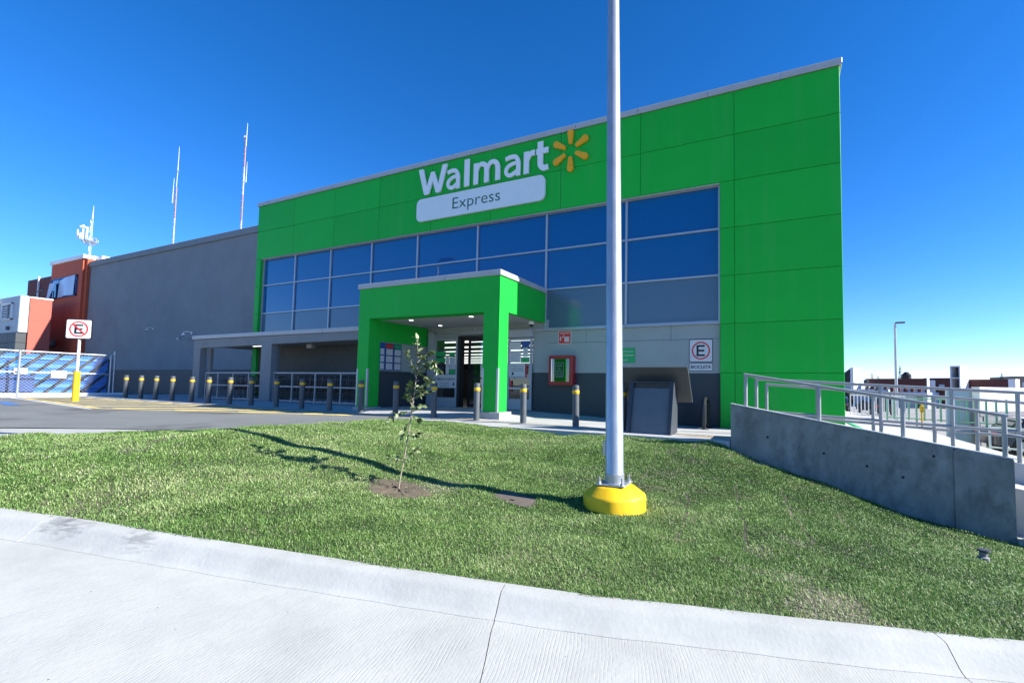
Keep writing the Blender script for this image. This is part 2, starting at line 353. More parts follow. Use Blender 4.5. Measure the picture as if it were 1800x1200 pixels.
        mp7 = N.new('ShaderNodeMapping'); mp7.inputs['Rotation'].default_value = (0, 0.5, -0.33); mp7.inputs['Scale'].default_value = (9, 9, 55); L.new(g.outputs['Position'], mp7.inputs[0]); L.new(mp7.outputs[0], n7.inputs['Vector'])
        s1 = N.new('ShaderNodeMath'); s1.operation = 'MULTIPLY_ADD'; s1.inputs[1].default_value = 2.6; L.new(n7.outputs['Fac'], s1.inputs[0])
        s0 = N.new('ShaderNodeMath'); s0.operation = 'MULTIPLY_ADD'; s0.inputs[1].default_value = -1.0; s0.inputs[2].default_value = -0.55; L.new(ln.outputs['Value'], s0.inputs[0]); L.new(s0.outputs[0], s1.inputs[2])
        cl = N.new('ShaderNodeMapRange'); cl.inputs[1].default_value = 0.0; cl.inputs[2].default_value = 0.55; cl.inputs[4].default_value = 0.5; L.new(s1.outputs[0], cl.inputs[0])
        mz = N.new('ShaderNodeMix'); mz.data_type = 'RGBA'; mz.inputs[7].default_value = (0.13, 0.135, 0.135, 1); L.new(cl.outputs[0], mz.inputs[0]); L.new(col, mz.inputs[6]); col = mz.outputs[2]
    L.new(col, b.inputs['Base Color'])
    bp = N.new('ShaderNodeBump'); bp.inputs['Strength'].default_value = 0.55; bp.inputs['Distance'].default_value = 0.004
    L.new(h, bp.inputs['Height']); L.new(bp.outputs[0], b.inputs['Normal'])
    return m
road_conc = concrete('broomed_concrete', (0.42, 0.43, 0.40), True, (0.345, 0.35, 0.335))
kerb_conc = concrete('kerb_concrete', (0.425, 0.435, 0.405), False, (0.33, 0.33, 0.31), scuffs=[(-5.32, 1.66), (-4.5, 1.86), (-5.15, 1.72)])
walk_conc = concrete('walkway_concrete', (0.45, 0.45, 0.435), False, (0.38, 0.38, 0.37), False)
wall_conc = mat('cast_concrete_wall', (0.245, 0.245, 0.225), 0.92, var=0.24, vscale=2.6, bump=0.4, bscale=45, dirt=(0.15, 0.15, 0.14), dscale=3.2, dlo=0.46, dhi=0.66, stretch=(1, 1, 0.6))
wall_top = mat('weathered_concrete_top', (0.44, 0.44, 0.43), 0.9, var=0.15, vscale=5, bump=0.4, bscale=60)
asphalt = mat('grey_asphalt', (0.165, 0.175, 0.168), 0.9, var=0.16, vscale=0.5, bump=0.5, bscale=130, dirt=(0.068, 0.066, 0.064), dscale=0.28, dlo=0.53, dhi=0.66)
hatch_paint = mat('worn_yellow_road_paint', (0.80, 0.62, 0.20), 0.8, var=0.15, vscale=3, dirt=(0.40, 0.36, 0.25), dscale=2.2, dlo=0.52, dhi=0.75)
line_white = mat('white_road_paint', (0.62, 0.62, 0.60), 0.8, var=0.1, vscale=3)
joint_dark = mat('dark_joint_sealant', (0.035, 0.033, 0.03), 0.9)

# ground sheet reaching the horizon
g = MB()
xs = [-3000, -800, -200, -62, -31, -15.5, -14, 4.7, 4.9, 9, 60, 300, 3000]; ys = [-3000, -600, -60, -10.5, -9.8, 12.0, 18.9, 19.2, 60, 200, 800, 3000]
def zg(x, y):
    if x >= 4.8: return -1.06 if y > 11 or x > 8 else -2.7
    return -2.7 if (x > -15 and -10 < y < 19) else (-0.95 if x > -15 else -0.3)
g.add([(x, y, zg(x, y)) for y in ys for x in xs], [(j*len(xs)+i, j*len(xs)+i+1, (j+1)*len(xs)+i+1, (j+1)*len(xs)+i) for j in range(len(ys)-1) for i in range(len(xs)-1)])
obj('ground', g, asphalt_far, kind='structure')

# kerb line (inner top edge); it turns the corner on the left, out of view
KERB = [(-10.55, 3.0), (-10.45, 2.1), (-9.9, 1.35), (-9.0, 1.02), (-8.0, 1.08), (-7.0, 1.29), (-6.07, 1.52), (-5.34, 1.74), (-4.63, 1.93), (-4.14, 2.06), (-3.56, 2.22), (-2.9, 2.40), (-2.31, 2.57), (-1.73, 2.74), (-1.24, 2.89), (-0.59, 3.13), (0.05, 3.36), (0.67, 3.60), (1.39, 3.88), (2.6, 4.37), (4.6, 5.15)]
def resample(pl, step):
    out = [Vector((*pl[0], 0))]
    pts = [Vector((*p, 0)) for p in pl]; P = [pts[0]*2-pts[1]] + pts + [pts[-1]*2-pts[-2]]
    for k in range(1, len(P)-2):
        n = max(1, int((P[k+1]-P[k]).length/step))
        for i in range(1, n+1):
            t = i/n; a, b_, c, d = P[k-1:k+3]
            out.append(0.5*((2*b_)+(c-a)*t+(2*a-5*b_+4*c-d)*t*t+(3*b_-a-3*c+d)*t**3))
    return out
KP = resample(KERB, 0.12)
KNORM = []
for k in range(len(KP)):
    t = (KP[min(k+1, len(KP)-1)]-KP[max(k-1, 0)]).normalized(); KNORM.append(Vector((t.y, -t.x, 0)))   # towards the road
def kerb_off(k, d): return KP[k] + KNORM[k]*d
KX = [p.x for p in KP]
def kidx(x):                                                          # index along the long straight side
    c = [(abs(KP[k].x-x), k) for k in range(len(KP)) if KP[k].y > 1.2 or KP[k].x > -8]
    return min(c)[1]
kerb = thing('kerb', None, None, (-2, 2.6, -0.5), kind='structure')
cuts = [0, kidx(-7.9), kidx(-5.43), kidx(-1.72), kidx(0.90), kidx(3.2), len(KP)-1]
prof = [(-0.03, -0.25), (-0.03, -0.005), (-0.005, 0.0), (0.085, -0.004), (0.105, -0.013), (0.124, -0.030), (0.196, -0.098), (0.218, -0.113), (0.245, -0.1235), (0.25, -0.25)]
for a, b in zip(cuts, cuts[1:]):
    rings = []
    for k in range(a, b+1):
        sh = Vector((0, 0, 0)); t = Vector((-KNORM[k].y, KNORM[k].x, 0))
        if k == a: sh = t*0.003
        if k == b: sh = -t*0.003
        wob = 0.004*math.sin(k*1.7)+0.003*math.sin(k*0.6)
        zt = zr(KP[k].x)+0.122
        rings.append([(*(kerb_off(k, d+(wob if i > 3 else 0))+sh).to_2d(), zt+h) for i, (d, h) in enumerate(prof)])
    obj('kerb_stone', MB().loft(rings, 0, True, True), kerb_conc, kerb, smooth=28)
jf = MB()
for a in cuts[1:-1]:
    p = KP[a]; t = Vector((-KNORM[a].y, KNORM[a].x, 0)); zt = zr(p.x)+0.122
    jf.loft([[(*(kerb_off(a, d)+t*s*0.006).to_2d(), zt+h-0.006) for d, h in prof[1:-1]] for s in (-1, 1)], 0, True, True)
obj('joint_filler', jf, joint_dark, kerb)

# concrete road, cast in slabs with open joints
road = thing('road', None, None, (-1, -2, -0.6), kind='structure')
def joint_line(x, seed):
    k = kidx(x); p0 = kerb_off(k, 0.214); rnd = random.Random(seed); pts = []
    for i in range(46):
        d = i*0.16
        w = 0.006*math.sin(d*3.1+seed)+0.002*math.sin(d*9+seed*2) if i else 0
        pts.append(p0 - KN*d*0.93 + KD*(0.10*min(d, 1.0)+0.02*d) + KD*w)
    return k, pts
jl = [joint_line(x, s) for x, s in ((-7.9, 3), (-1.72, 5), (0.90, 8), (3.2, 2))]
def zroad(x, y): return zr(x, y)
def slab(kA, ptsA, kB, ptsB):
    rings_k = list(range(kA, kB+1)); nrow = len(ptsA); rows = []
    for i in range(nrow):
        row = []
        for j, k in enumerate(rings_k):
            t = j/(len(rings_k)-1)
            if i == 0: p = kerb_off(k, 0.214)
            else:
                p = ptsA[i].lerp(ptsB[i], t)
                base = ptsA[0].lerp(ptsB[0], t); off = kerb_off(k, 0.214)-base
                p = p + off*max(0, 1-i/8)
            row.append(p)
        rows.append(row)
    rows = [rows[i] for i in list(range(0, 20))+list(range(20, nrow, 5))]
    m = MB(); W = len(rings_k); sh = 0.0028
    vs_ = []
    for row in rows:
        for j, p in enumerate(row):
            q = p + KD*(sh if j == 0 else (-sh if j == W-1 else 0))
            vs_.append((q.x, q.y, zroad(q.x, q.y)))
    fs = [(i*W+j, i*W+j+1, (i+1)*W+j+1, (i+1)*W+j) for i in range(len(rows)-1) for j in range(W-1)]
    n = len(vs_); low = [(x, y, z-0.14) for x, y, z in vs_]
    edge = [(i*W, (i+1)*W) for i in range(len(rows)-1)] + [((i+1)*W+W-1, i*W+W-1) for i in range(len(rows)-1)] + [(j+1, j) for j in range(W-1)]
    fs += [(a, b, b+n, a+n) for a, b in edge]
    m.add(vs_+low, fs)
    return obj('slab', m, road_conc, road, smooth=30)
for (ka, pa), (kb, pb) in zip(jl, jl[1:]): slab(ka, pa, kb, pb)
m = MB()
m.prism_xy([(-16, -11), (9, -11), (9, 5.2), (4.6, 5.0), (0, 3.2), (-4, 1.95), (-7, 1.1), (-16, 0)], lambda x, y: zr(x)-0.2, lambda x, y: zr(x)-0.045 if x > -10 else zr(x)-0.045)
obj('joint_bed', m, joint_dark, road)
# older pour that turns the corner on the left and meets the asphalt
m = MB(); A = [tuple(kerb_off(k, 0.214).to_2d()) for k in range(kidx(-7.9), -1, -1)]
left = [(-7.9, 1.0)]; ptsA = jl[0][1]
poly = [tuple(p.to_2d()) for p in reversed(ptsA)] + A + [(-10.3, 3.6), (-9.8, 4.4), (-9.2, 5.2), (-8.8, 6.8), (-8.6, 8.2), (-8.7, 9.34), (-9.2, 9.34), (-9.5, 8.0), (-9.9, 6.5), (-10.25, 5.1), (-11.9, 4.3), (-13.5, 3.40), (-14.4, 1.5), (-15.2, -6.5)]
m.prism_xy(poly, lambda x, y: zr(x)-0.16, lambda x, y: zr(x)+0.02 if x < -8.3 else zr(x))
obj('slab', m, road_conc, road)
lot = MB()
px = [-62, -45, -30.5, -26, -22, -18, -14.5]
poly = [(-13.5, 3.40), (-11.9, 4.3), (-10.25, 5.1), (-9.9, 6.5), (-9.5, 8.0), (-9.2, 9.34), (-9.2, 9.9), (-14, 9.9), (-20, 9.9), (-26, 9.9), (-30.4, 9.9), (-30.4, 14.6), (-62, 14.6), (-62, -11), (-30, -11), (-15.4, -11), (-15.2, -6.5), (-14.4, 1.5)]
bm = bmesh.new(); f = bm.faces.new([bm.verts.new((x, y, zlot(x))) for x, y in poly]); bmesh.ops.triangulate(bm, faces=[f])
me = bpy.data.meshes.new('asphalt_lot'); bm.to_mesh(me); bm.free(); me.materials.append(asphalt)
o = bpy.data.objects.new('asphalt_lot', me); COL.objects.link(o); o['kind'] = 'structure'

# painted hatch, lines and the blue patch on the lot
def strip(mb, p, q, w, h=0.006):
    p, q = Vector((*p, 0)), Vector((*q, 0)); n = (q-p).normalized(); n = Vector((-n.y, n.x, 0))*w/2
    N_ = max(1, int((q-p).length/1.5)); r = []
    for i in range(N_+1):
        c = p.lerp(q, i/N_); r.append([(c.x+n.x, c.y+n.y, zlot(c.x)+h), (c.x-n.x, c.y-n.y, zlot(c.x)+h)])
    for a, b in zip(r, r[1:]): mb.add([a[0], a[1], b[1], b[0]], [(0, 1, 2, 3)])
hp = MB()
strip(hp, (-29.6, 7.9), (-19.3, 6.75), 0.16); strip(hp, (-19.3, 6.75), (-11.5, 9.5), 0.16); strip(hp, (-28.6, 9.55), (-11.5, 9.55), 0.16)
for i in range(9):
    x = -29 + i*2.0
    y0 = 7.85 + (x+29.6)*(-0.1117) if x < -19.3 else 6.75+(x+19.3)*0.3526
    y0 = max(y0, 6.8)
    if 9.45-y0 > 0.35: strip(hp, (x, y0+0.1), (x+(9.45-y0)*0.85, 9.45), 0.40, 0.009)
obj('hatch_marking', hp, hatch_paint, kind='structure')
wl = MB(); strip(wl, (-30.2, 7.72), (-19.1, 6.50), 0.13); obj('road_marking', wl, line_white, kind='structure')
bl = MB(); strip(bl, (-25.5, 6.3), (-22.9, 5.95), 0.3); obj('blue_marking', bl, mat('worn_blue_road_paint', (0.05, 0.16, 0.42), 0.8, var=0.3), kind='structure')

# raised walkway in front of the store, cast in bays
walk = thing('walkway', None, None, (-9, 11, 0), kind='structure')
edges = [-30.3 + i*2.65 for i in range(12)]; edges[-1] = -0.866
for a, b in zip(edges, edges[1:]):
    m = MB(); yf = 9.35 if a > -9.3 else 9.88; yb = 14.62 if b < -22.6 else 13.28
    rows = [yf, yf+0.06, (yf+10.3)/2, 10.3, 10.5, 10.7, 10.9, 12, yb]; nx = 5
    xs_ = [a+0.004+(b-a-0.008)*i/(nx-1) for i in range(nx)]
    vs_ = [(x, y, zwalk(x, y)-(0.012 if j == 0 else 0)) for j, y in enumerate(rows) for x in xs_]
    fs = [(j*nx+i, j*nx+i+1, (j+1)*nx+i+1, (j+1)*nx+i) for j in range(len(rows)-1) for i in range(nx-1)]
    n = len(vs_); vs_ += [(x, yf, zwalk(x, yf)-0.28) for x in xs_] + [(xs_[0], y, zwalk(xs_[0], y)-0.28) for y in rows] + [(xs_[-1], y, zwalk(xs_[-1], y)-0.28) for y in rows]
    fs += [(i+1, i, n+i, n+i+1) for i in range(nx-1)]
    fs += [(j*nx, (j+1)*nx, n+nx+j+1, n+nx+j) for j in range(len(rows)-1)]
    k0 = n+nx+len(rows); fs += [((j+1)*nx+nx-1, j*nx+nx-1, k0+j, k0+j+1) for j in range(len(rows)-1)]
    m.add(vs_, fs); obj('slab', m, walk_conc, walk, smooth=25)
m = MB(); m.prism_xy([(-30.2, 9.95), (-9.2, 9.95), (-9.2, 9.42), (-0.9, 9.42), (-0.9, 13.25), (-22.7, 13.25), (-22.7, 14.6), (-30.2, 14.6)], -0.35, -0.14)
obj('joint_bed', m, joint_dark, walk)
yl = MB()
def wstrip(mb, p, q, w, h=0.006):
    p, q = Vector((*p, 0)), Vector((*q, 0)); n = (q-p).normalized(); n = Vector((-n.y, n.x, 0))*w/2
    K = max(1, int((q-p).length/0.7)); pr = None
    for i in range(K+1):
        c = p.lerp(q, i/K); r = [(c.x+n.x, c.y+n.y, zwalk(c.x+n.x, c.y+n.y)+h), (c.x-n.x, c.y-n.y, zwalk(c.x-n.x, c.y-n.y)+h)]
        if pr: mb.add([pr[0], pr[1], r[1], r[0]], [(0, 1, 2, 3)])
        pr = r
wstrip(yl, (-9.0, 10.36), (-1.0, 10.36), 0.035)
wstrip(yl, (-20.0, 9.93), (-9.3, 9.93), 0.05); wstrip(yl, (-2.0, 9.72), (-1.0, 9.72), 0.03)
for i in range(6): wstrip(yl, (-1.95+i*0.12, 9.82), (-1.60+i*0.12, 10.20), 0.03)
obj('yellow_line', yl, mat('worn_yellow_line', (0.60, 0.40, 0.12), 0.8, var=0.3, vscale=6), kind='structure')

# ---------------------------------------------------------------- grass bank
CTRL = [(KP[k].x, KP[k].y, zr(KP[k].x)+0.105) for k in range(0, len(KP), 6)]
CTRL += [(-2.25, 5.1, -.42), (-3.4, 4.9, -.37), (-4.15, 4.7, -.30), (-5.45, 4.4, -.05), (-6.5, 4.2, .11), (-7.2, 4.0, .235), (-9.5, 3.6, .13), (-10.2, 3.7, .05),
         (-1.8, 5.25, -.45), (-7.92, 5.78, .19), (-8.04, 6.45, .165), (-8.5, 7.4, .12), (-8.85, 8.77, .05), (-8.02, 9.09, .02), (-6.8, 9.2, -.01), (-5.75, 9.3, -.05), (-4.29, 9.34, -.11),
         (-2.97, 9.34, -.07), (-1.77, 9.35, -.09), (-.9, 9.35, -.12), (-.57, 9.35, -.27), (.28, 9.35, -.55), (1.2, 9.35, -.835), (1.77, 9.35, -1.03), (2.56, 9.35, -1.22), (3.28, 9.35, -1.34), (4.6, 9.35, -1.5),
         (-8.03, 3.54, .2), (-8.72, 3.2, .17), (-9.6, 3.0, .14), (-9.73, 2.43, .12), (-8.6, 2.1, .11), (-7.2, 2.5, .10), (-9.3, 5.0, .06), (-8.9, 6.9, .06), (2.15, 6.95, -.94), (4.6, 7.0, -1.05), (-3.2, 7.4, -.22), (-5.6, 7.2, -.05)]
CP = np.array(CTRL); n = len(CP)
def _phi(r): return r*r*np.log(r+1e-9)
_d = np.hypot(CP[:, None, 0]-CP[None, :, 0], CP[:, None, 1]-CP[None, :, 1])
_A = np.zeros((n+3, n+3)); _A[:n, :n] = _phi(_d)+np.eye(n)*0.02; _A[:n, n] = 1; _A[:n, n+1:] = CP[:, :2]; _A[n, :n] = 1; _A[n+1:, :n] = CP[:, :2].T
_W = np.linalg.solve(_A, np.concatenate([CP[:, 2], [0, 0, 0]]))
def gz(x, y):
    x = np.atleast_1d(np.asarray(x, float)); y = np.atleast_1d(np.asarray(y, float)); out = np.zeros(len(x))
    for s in range(0, len(x), 20000):
        a, b = x[s:s+20000], y[s:s+20000]
        r = np.hypot(a[:, None]-CP[None, :, 0], b[:, None]-CP[None, :, 1])
        out[s:s+20000] = _phi(r)@_W[:n] + _W[n] + _W[n+1]*a + _W[n+2]*b
    bump = 0.012*np.sin(x*3.1+y*1.3)+0.010*np.sin(x*1.2-y*4.3+1)+0.008*np.sin(x*6.7+y*5.1)+0.006*np.sin(-x*9.3+y*7.7)
    return out + bump
def gz1(x, y): return float(gz([x], [y])[0])
GPOLY = [tuple(p.to_2d()) for p in KP] + [(4.6, 9.36), (-.86, 9.36), (-8.6, 9.36), (-9.0, 9.3), (-8.95, 8.2), (-9.1, 6.8), (-9.5, 5.2), (-10.1, 4.1), (-10.5, 3.4)]
_GP = np.array(GPOLY)
def inside(x, y):
    x = np.asarray(x); y = np.asarray(y); c = np.zeros(x.shape, bool)
    x0, y0 = _GP[:, 0], _GP[:, 1]; x1, y1 = np.roll(x0, -1), np.roll(y0, -1)
    for a, b, e, f in zip(x0, y0, x1, y1):
        if b == f: continue
        c ^= ((b > y) != (f > y)) & (x < (e-a)*(y-b)/(f-b)+a)
    return c
def vnoise(x, y, s, seed=0):
    r = np.random.default_rng(seed); o = np.zeros(len(x))
    for k in range(7):
        a = r.uniform(0, 2*np.pi); fq = s*r.uniform(0.6, 1.8); o += np.sin((x*np.cos(a)+y*np.sin(a))*fq+r.uniform(0, 6.3)+1.3*np.sin((x*np.sin(a)-y*np.cos(a))*fq*0.7+k))
    return o/4.0
st = 0.09
gx = np.arange(-10.7, 4.75, st); gy = np.arange(0.95, 9.46, st)
GX, GY = np.meshgrid(gx, gy); fx, fy = GX.ravel(), GY.ravel()
GZ = gz(fx, fy)
keep = np.zeros(len(fx), bool)
for dx_, dy_ in ((0, 0), (st, 0), (-st, 0), (0, st), (0, -st)): keep |= inside(fx+dx_*0.55, fy+dy_*0.55)
idx = -np.ones(len(fx), int); 
nx_ = len(gx); m = MB(); KK = keep.reshape(GX.shape)
# keep the sheet under the kerb stone and the walkway edge
near = np.min(np.hypot(fx[:, None]-np.array([p.x for p in KP])[None, ::2], fy[:, None]-np.array([p.y for p in KP])[None, ::2]), axis=1)
GZ = GZ - np.where(inside(fx, fy), 0, 0.06)
vid = 0
for j in range(len(gy)):
    for i in range(nx_):
        if KK[j, i]: idx[j*nx_+i] = vid; vid += 1; m.v.append((fx[j*nx_+i], fy[j*nx_+i], GZ[j*nx_+i]))
for j in range(len(gy)-1):
    for i in range(nx_-1):
        q = [idx[j*nx_+i], idx[j*nx_+i+1], idx[(j+1)*nx_+i+1], idx[(j+1)*nx_+i]]
        if min(q) >= 0: m.f.append(tuple(int(t) for t in q)); m.m.append(0)
turf_soil = mat('turf_soil', (0.060, 0.062, 0.034), 0.95, var=0.45, vscale=9, bump=0.8, bscale=40, dirt=(0.17, 0.15, 0.10), dscale=1.6, dlo=0.5, dhi=0.66)
obj('grass_bank', m, turf_soil, kind='structure', smooth=60)

def blade_material(name):
    m = bpy.data.materials.new(name); m.use_nodes = True; nt = m.node_tree; N = nt.nodes; L = nt.links
    at_ = N.new('ShaderNodeAttribute'); at_.attribute_name = 'tint'
    cr = N.new('ShaderNodeValToRGB'); e = cr.color_ramp.elements
    e[0].position = 0.0; e[0].color = (0.036, 0.082, 0.022, 1); e[1].position = 1.0; e[1].color = (0.60, 0.55, 0.42, 1)
    for p, c in ((0.30, (0.118, 0.232, 0.048)), (0.58, (0.235, 0.372, 0.104)), (0.76, (0.44, 0.48, 0.24))):
        k = e.new(p); k.color = (*c, 1)
    L.new(at_.outputs['Fac'], cr.inputs[0])
    b = N['Principled BSDF']; b.inputs['Roughness'].default_value = 0.5; b.inputs['Specular IOR Level'].default_value = 0.35
    L.new(cr.outputs[0], b.inputs['Base Color'])
    t = N.new('ShaderNodeBsdfTranslucent'); L.new(cr.outputs[0], t.inputs['Color'])
    mx = N.new('ShaderNodeMixShader'); mx.inputs[0].default_value = 0.24
    L.new(b.outputs[0], mx.inputs[1]); L.new(t.outputs[0], mx.inputs[2]); L.new(mx.outputs[0], N['Material Output'].inputs['Surface'])
    return m
grass_mat = blade_material('grass_blade')
# bare places: sapling pit, valve box, lamp foot, sod seams
SAP = (-4.2, 4.2); BOX = (-2.93, 4.87); LAMP = (-1.8, 5.25)
def density(x, y):
    d = np.hypot(x, y); worn = vnoise(x, y, 2.1, 31)+0.5*vnoise(x, y, 7.0, 32)
    den = np.clip(22000*(2.8/np.maximum(d, 0.5))**1.05, 6000, 22000)
    den *= np.clip(1.0+0.3*vnoise(x, y, 3.0, 3), 0.5, 1.25)*np.where(worn > 1.0, 0.5, 1)
    pit = ((x-SAP[0])/0.38)**2+((y-SAP[1])/0.29)**2+0.35*vnoise(x, y, 14.0, 77) + 0.35*np.sin(np.arctan2(y-SAP[1], x-SAP[0])*5+1)*0.5
    den = np.where(pit < 1, 0.05*den, den)
    den = np.where((((x-BOX[0])/0.27)**4+((y-BOX[1])/0.17)**4+0.5*vnoise(x, y, 16.0, 78)) < 1, 0, den)
    den = np.where(np.hypot(x-LAMP[0], y-LAMP[1]) < 0.37, 0, den)
    s1 = np.abs(((x*0.95+y*0.12+0.018*np.sin(y*3.1)+0.012*np.sin(y*11)) / 0.62) % 1 - 0.5)*0.62      # sod seams up the bank
    s2 = np.abs(((y*0.97-x*0.28+0.025*np.sin(x*2.9)) / 1.9) % 1 - 0.5)*1.9
    right = np.clip((x+3.2)/1.5, 0, 1)*np.clip((y-4.0-0.3*x)/1.2, 0.25, 1)
    gap = (vnoise(x, y, 1.6, 11) > -0.25)
    den *= np.where((s1 < 0.013+0.012*vnoise(x, y, 9.0, 41)) & gap, 1-0.95*right, 1) * np.where((s2 < 0.014+0.014*vnoise(x, y, 8.0, 42)) & gap, 1-0.85*np.clip(right+0.35, 0, 1), 1)
    return den
def make_blades():
    xs_, ys_ = [], []
    M = 22000*1.3; A = (4.7+10.6)*(9.4-0.95); N_ = int(M*A)
    for s in range(0, N_, 400000):
        k = min(400000, N_-s); x = RNG.uniform(-10.6, 4.7, k); y = RNG.uniform(0.95, 9.4, k)
        ang = np.arctan2(x, y); ok = (ang > -1.42) & (ang < 0.46); x, y = x[ok], y[ok]
        ok = inside(x, y); x, y = x[ok], y[ok]
        ok = RNG.random(len(x)) < density(x, y)/M; xs_.append(x[ok]); ys_.append(y[ok])
    return np.concatenate(xs_), np.concatenate(ys_)
bx_, by_ = make_blades()
bz_ = gz(bx_, by_); nb = len(bx_); dist = np.hypot(bx_, by_)
patch = vnoise(bx_, by_, 1.5, 5); fine = vnoise(bx_, by_, 6.0, 9)
h = RNG.uniform(0.018, 0.043, nb)*(1+0.22*fine)*np.where(by_ > 9.1, 1.3, 1); 
kd = np.min(np.hypot(bx_[:, None]-np.array([p.x for p in KP])[None, ::4], by_[:, None]-np.array([p.y for p in KP])[None, ::4]), axis=1)
h *= np.where(kd < 0.14, 1.25, 1)
wd = RNG.uniform(0.0012, 0.0026, nb)*np.clip(dist/3.4, 1, 2.6)
th = RNG.uniform(0, 2*np.pi, nb); lean = RNG.uniform(0.45, 1.65, nb)
dxl, dyl = np.cos(th), np.sin(th); sx, sy = -dyl, dxl
worn_ = vnoise(bx_, by_, 2.1, 31)+0.5*vnoise(bx_, by_, 7.0, 32)
tint = 0.40-0.08*np.clip((bx_+2.2)/2.5, -1, 1) + 0.14*RNG.standard_normal(nb) + 0.13*patch + 0.12*fine
dry = RNG.random(nb) < np.clip(0.10+0.18*(vnoise(bx_, by_, 2.3, 21)-0.25)+np.clip(worn_-0.65, 0, 1)*0.55, 0.03, 0.7)
tint = np.where(dry, RNG.uniform(0.74, 1.0, nb), np.clip(tint, 0.02, 0.74))
lean = np.where(dry, lean+0.7, lean)
V = np.zeros((nb, 5, 3)); mid = 0.55
V[:, 0] = np.stack([bx_-sx*wd, by_-sy*wd, bz_-0.006], 1); V[:, 1] = np.stack([bx_+sx*wd, by_+sy*wd, bz_-0.006], 1)
hx = h*np.sin(lean*0.55)*mid; hz = h*np.cos(lean*0.55)*mid
V[:, 2] = np.stack([bx_+dxl*hx+sx*wd*0.8, by_+dyl*hx+sy*wd*0.8, bz_+hz], 1); V[:, 3] = np.stack([bx_+dxl*hx-sx*wd*0.8, by_+dyl*hx-sy*wd*0.8, bz_+hz], 1)
ex = hx + h*(1-mid)*np.sin(lean*1.25); ez = hz + h*(1-mid)*np.cos(lean*1.25)
V[:, 4] = np.stack([bx_+dxl*ex, by_+dyl*ex, bz_+ez], 1)
me = bpy.data.meshes.new('grass'); me.vertices.add(nb*5); me.vertices.foreach_set('co', V.ravel())
base = (np.arange(nb)*5)[:, None]
loops = np.concatenate([base+np.array([[0, 1, 2, 3]]), base+np.array([[3, 2, 4]])], 1).ravel().astype(np.int32)
me.loops.add(len(loops)); me.loops.foreach_set('vertex_index', loops)
ls = np.stack([np.arange(nb)*7, np.arange(nb)*7+4], 1).ravel().astype(np.int32)
me.polygons.add(nb*2); me.polygons.foreach_set('loop_start', ls)
me.update(calc_edges=True); me.validate()
ta = me.attributes.new('tint', 'FLOAT', 'POINT'); ta.data.foreach_set('value', np.repeat(tint, 5).astype(np.float32))
me.materials.append(grass_mat)
o = bpy.data.objects.new('grass', me); COL.objects.link(o); o['kind'] = 'stuff'; o['label'] = 'short green turf with dry straw blades on the sloping bank'
print('blades', nb)

# bare soil round the sapling
m = MB(); rr = random.Random(4); N_ = 40
rings = [[], [], [], [], []]
for i in range(N_):
    a = 2*math.pi*i/N_; q = 1+0.14*math.sin(3*a+1)+0.10*math.sin(5*a)
    for j, s_ in enumerate((1.12, 0.88, 0.64, 0.40, 0.18)):
        x, y = SAP[0]+0.40*q*s_*math.cos(a), SAP[1]+0.31*q*s_*math.sin(a)
        rings[j].append((x+0.02*rr.uniform(-1, 1), y+0.02*rr.uniform(-1, 1), gz1(x, y)+(-0.03 if j == 0 else 0.002+0.024*rr.random())))
m.loft(rings, 0, True, False); m.add([*rings[4], (SAP[0], SAP[1], gz1(*SAP)+0.018)], [(i, (i+1) % N_, N_) for i in range(N_)])
obj('soil_patch', m, soil_m, kind='structure', smooth=40)
# ================================================================ STORE
F = 13.2                                   # facade line
store = thing('store_building', 'large green and grey supermarket with a band of blue windows, entrance porch and trolley bay', 'store', (-10, F, 0))
def P(name, mb, m, parent=store, **k): return obj(name, mb, m, parent, **k)

# body behind the cladding
m = MB(); m.box(-22.8, 1.46, 13.62, 46, 3.45, 9.30); m.box(-6.94, 1.46, 13.62, 46, -1.1, 3.45); m.box(-22.8, -12.2, 13.62, 14.4, -0.4, 3.45)
P('body', m, wall_grey)
m = MB(); m.box(-47.0, -22.85, 14.75, 46, 3.5, 9.06); m.box(-47.0, -22.85, 14.751, 15.1, -0.4, 3.499); m.box(-22.85, -22.8, 13.62, 14.9, -0.4, 9.06)
P('side_wall', m, wall_grey)
m = MB(); m.box(-47.0, -22.83, 14.71, 14.76, -0.4, 1.60); P('wall_base', m, dado)
m = MB(); m.box(-47.0, -22.83, 14.66, 15.2, 9.0, 9.36, bv=0.012); P('wall_cap', m, wall_grey)
m = MB(); m.box(-25.36, -24.62, 14.69, 14.74, 0.1, 2.35, bv=0.008); m.box(-24.76, -24.70, 14.64, 14.69, 1.05, 1.13); P('service_door', m, dado)

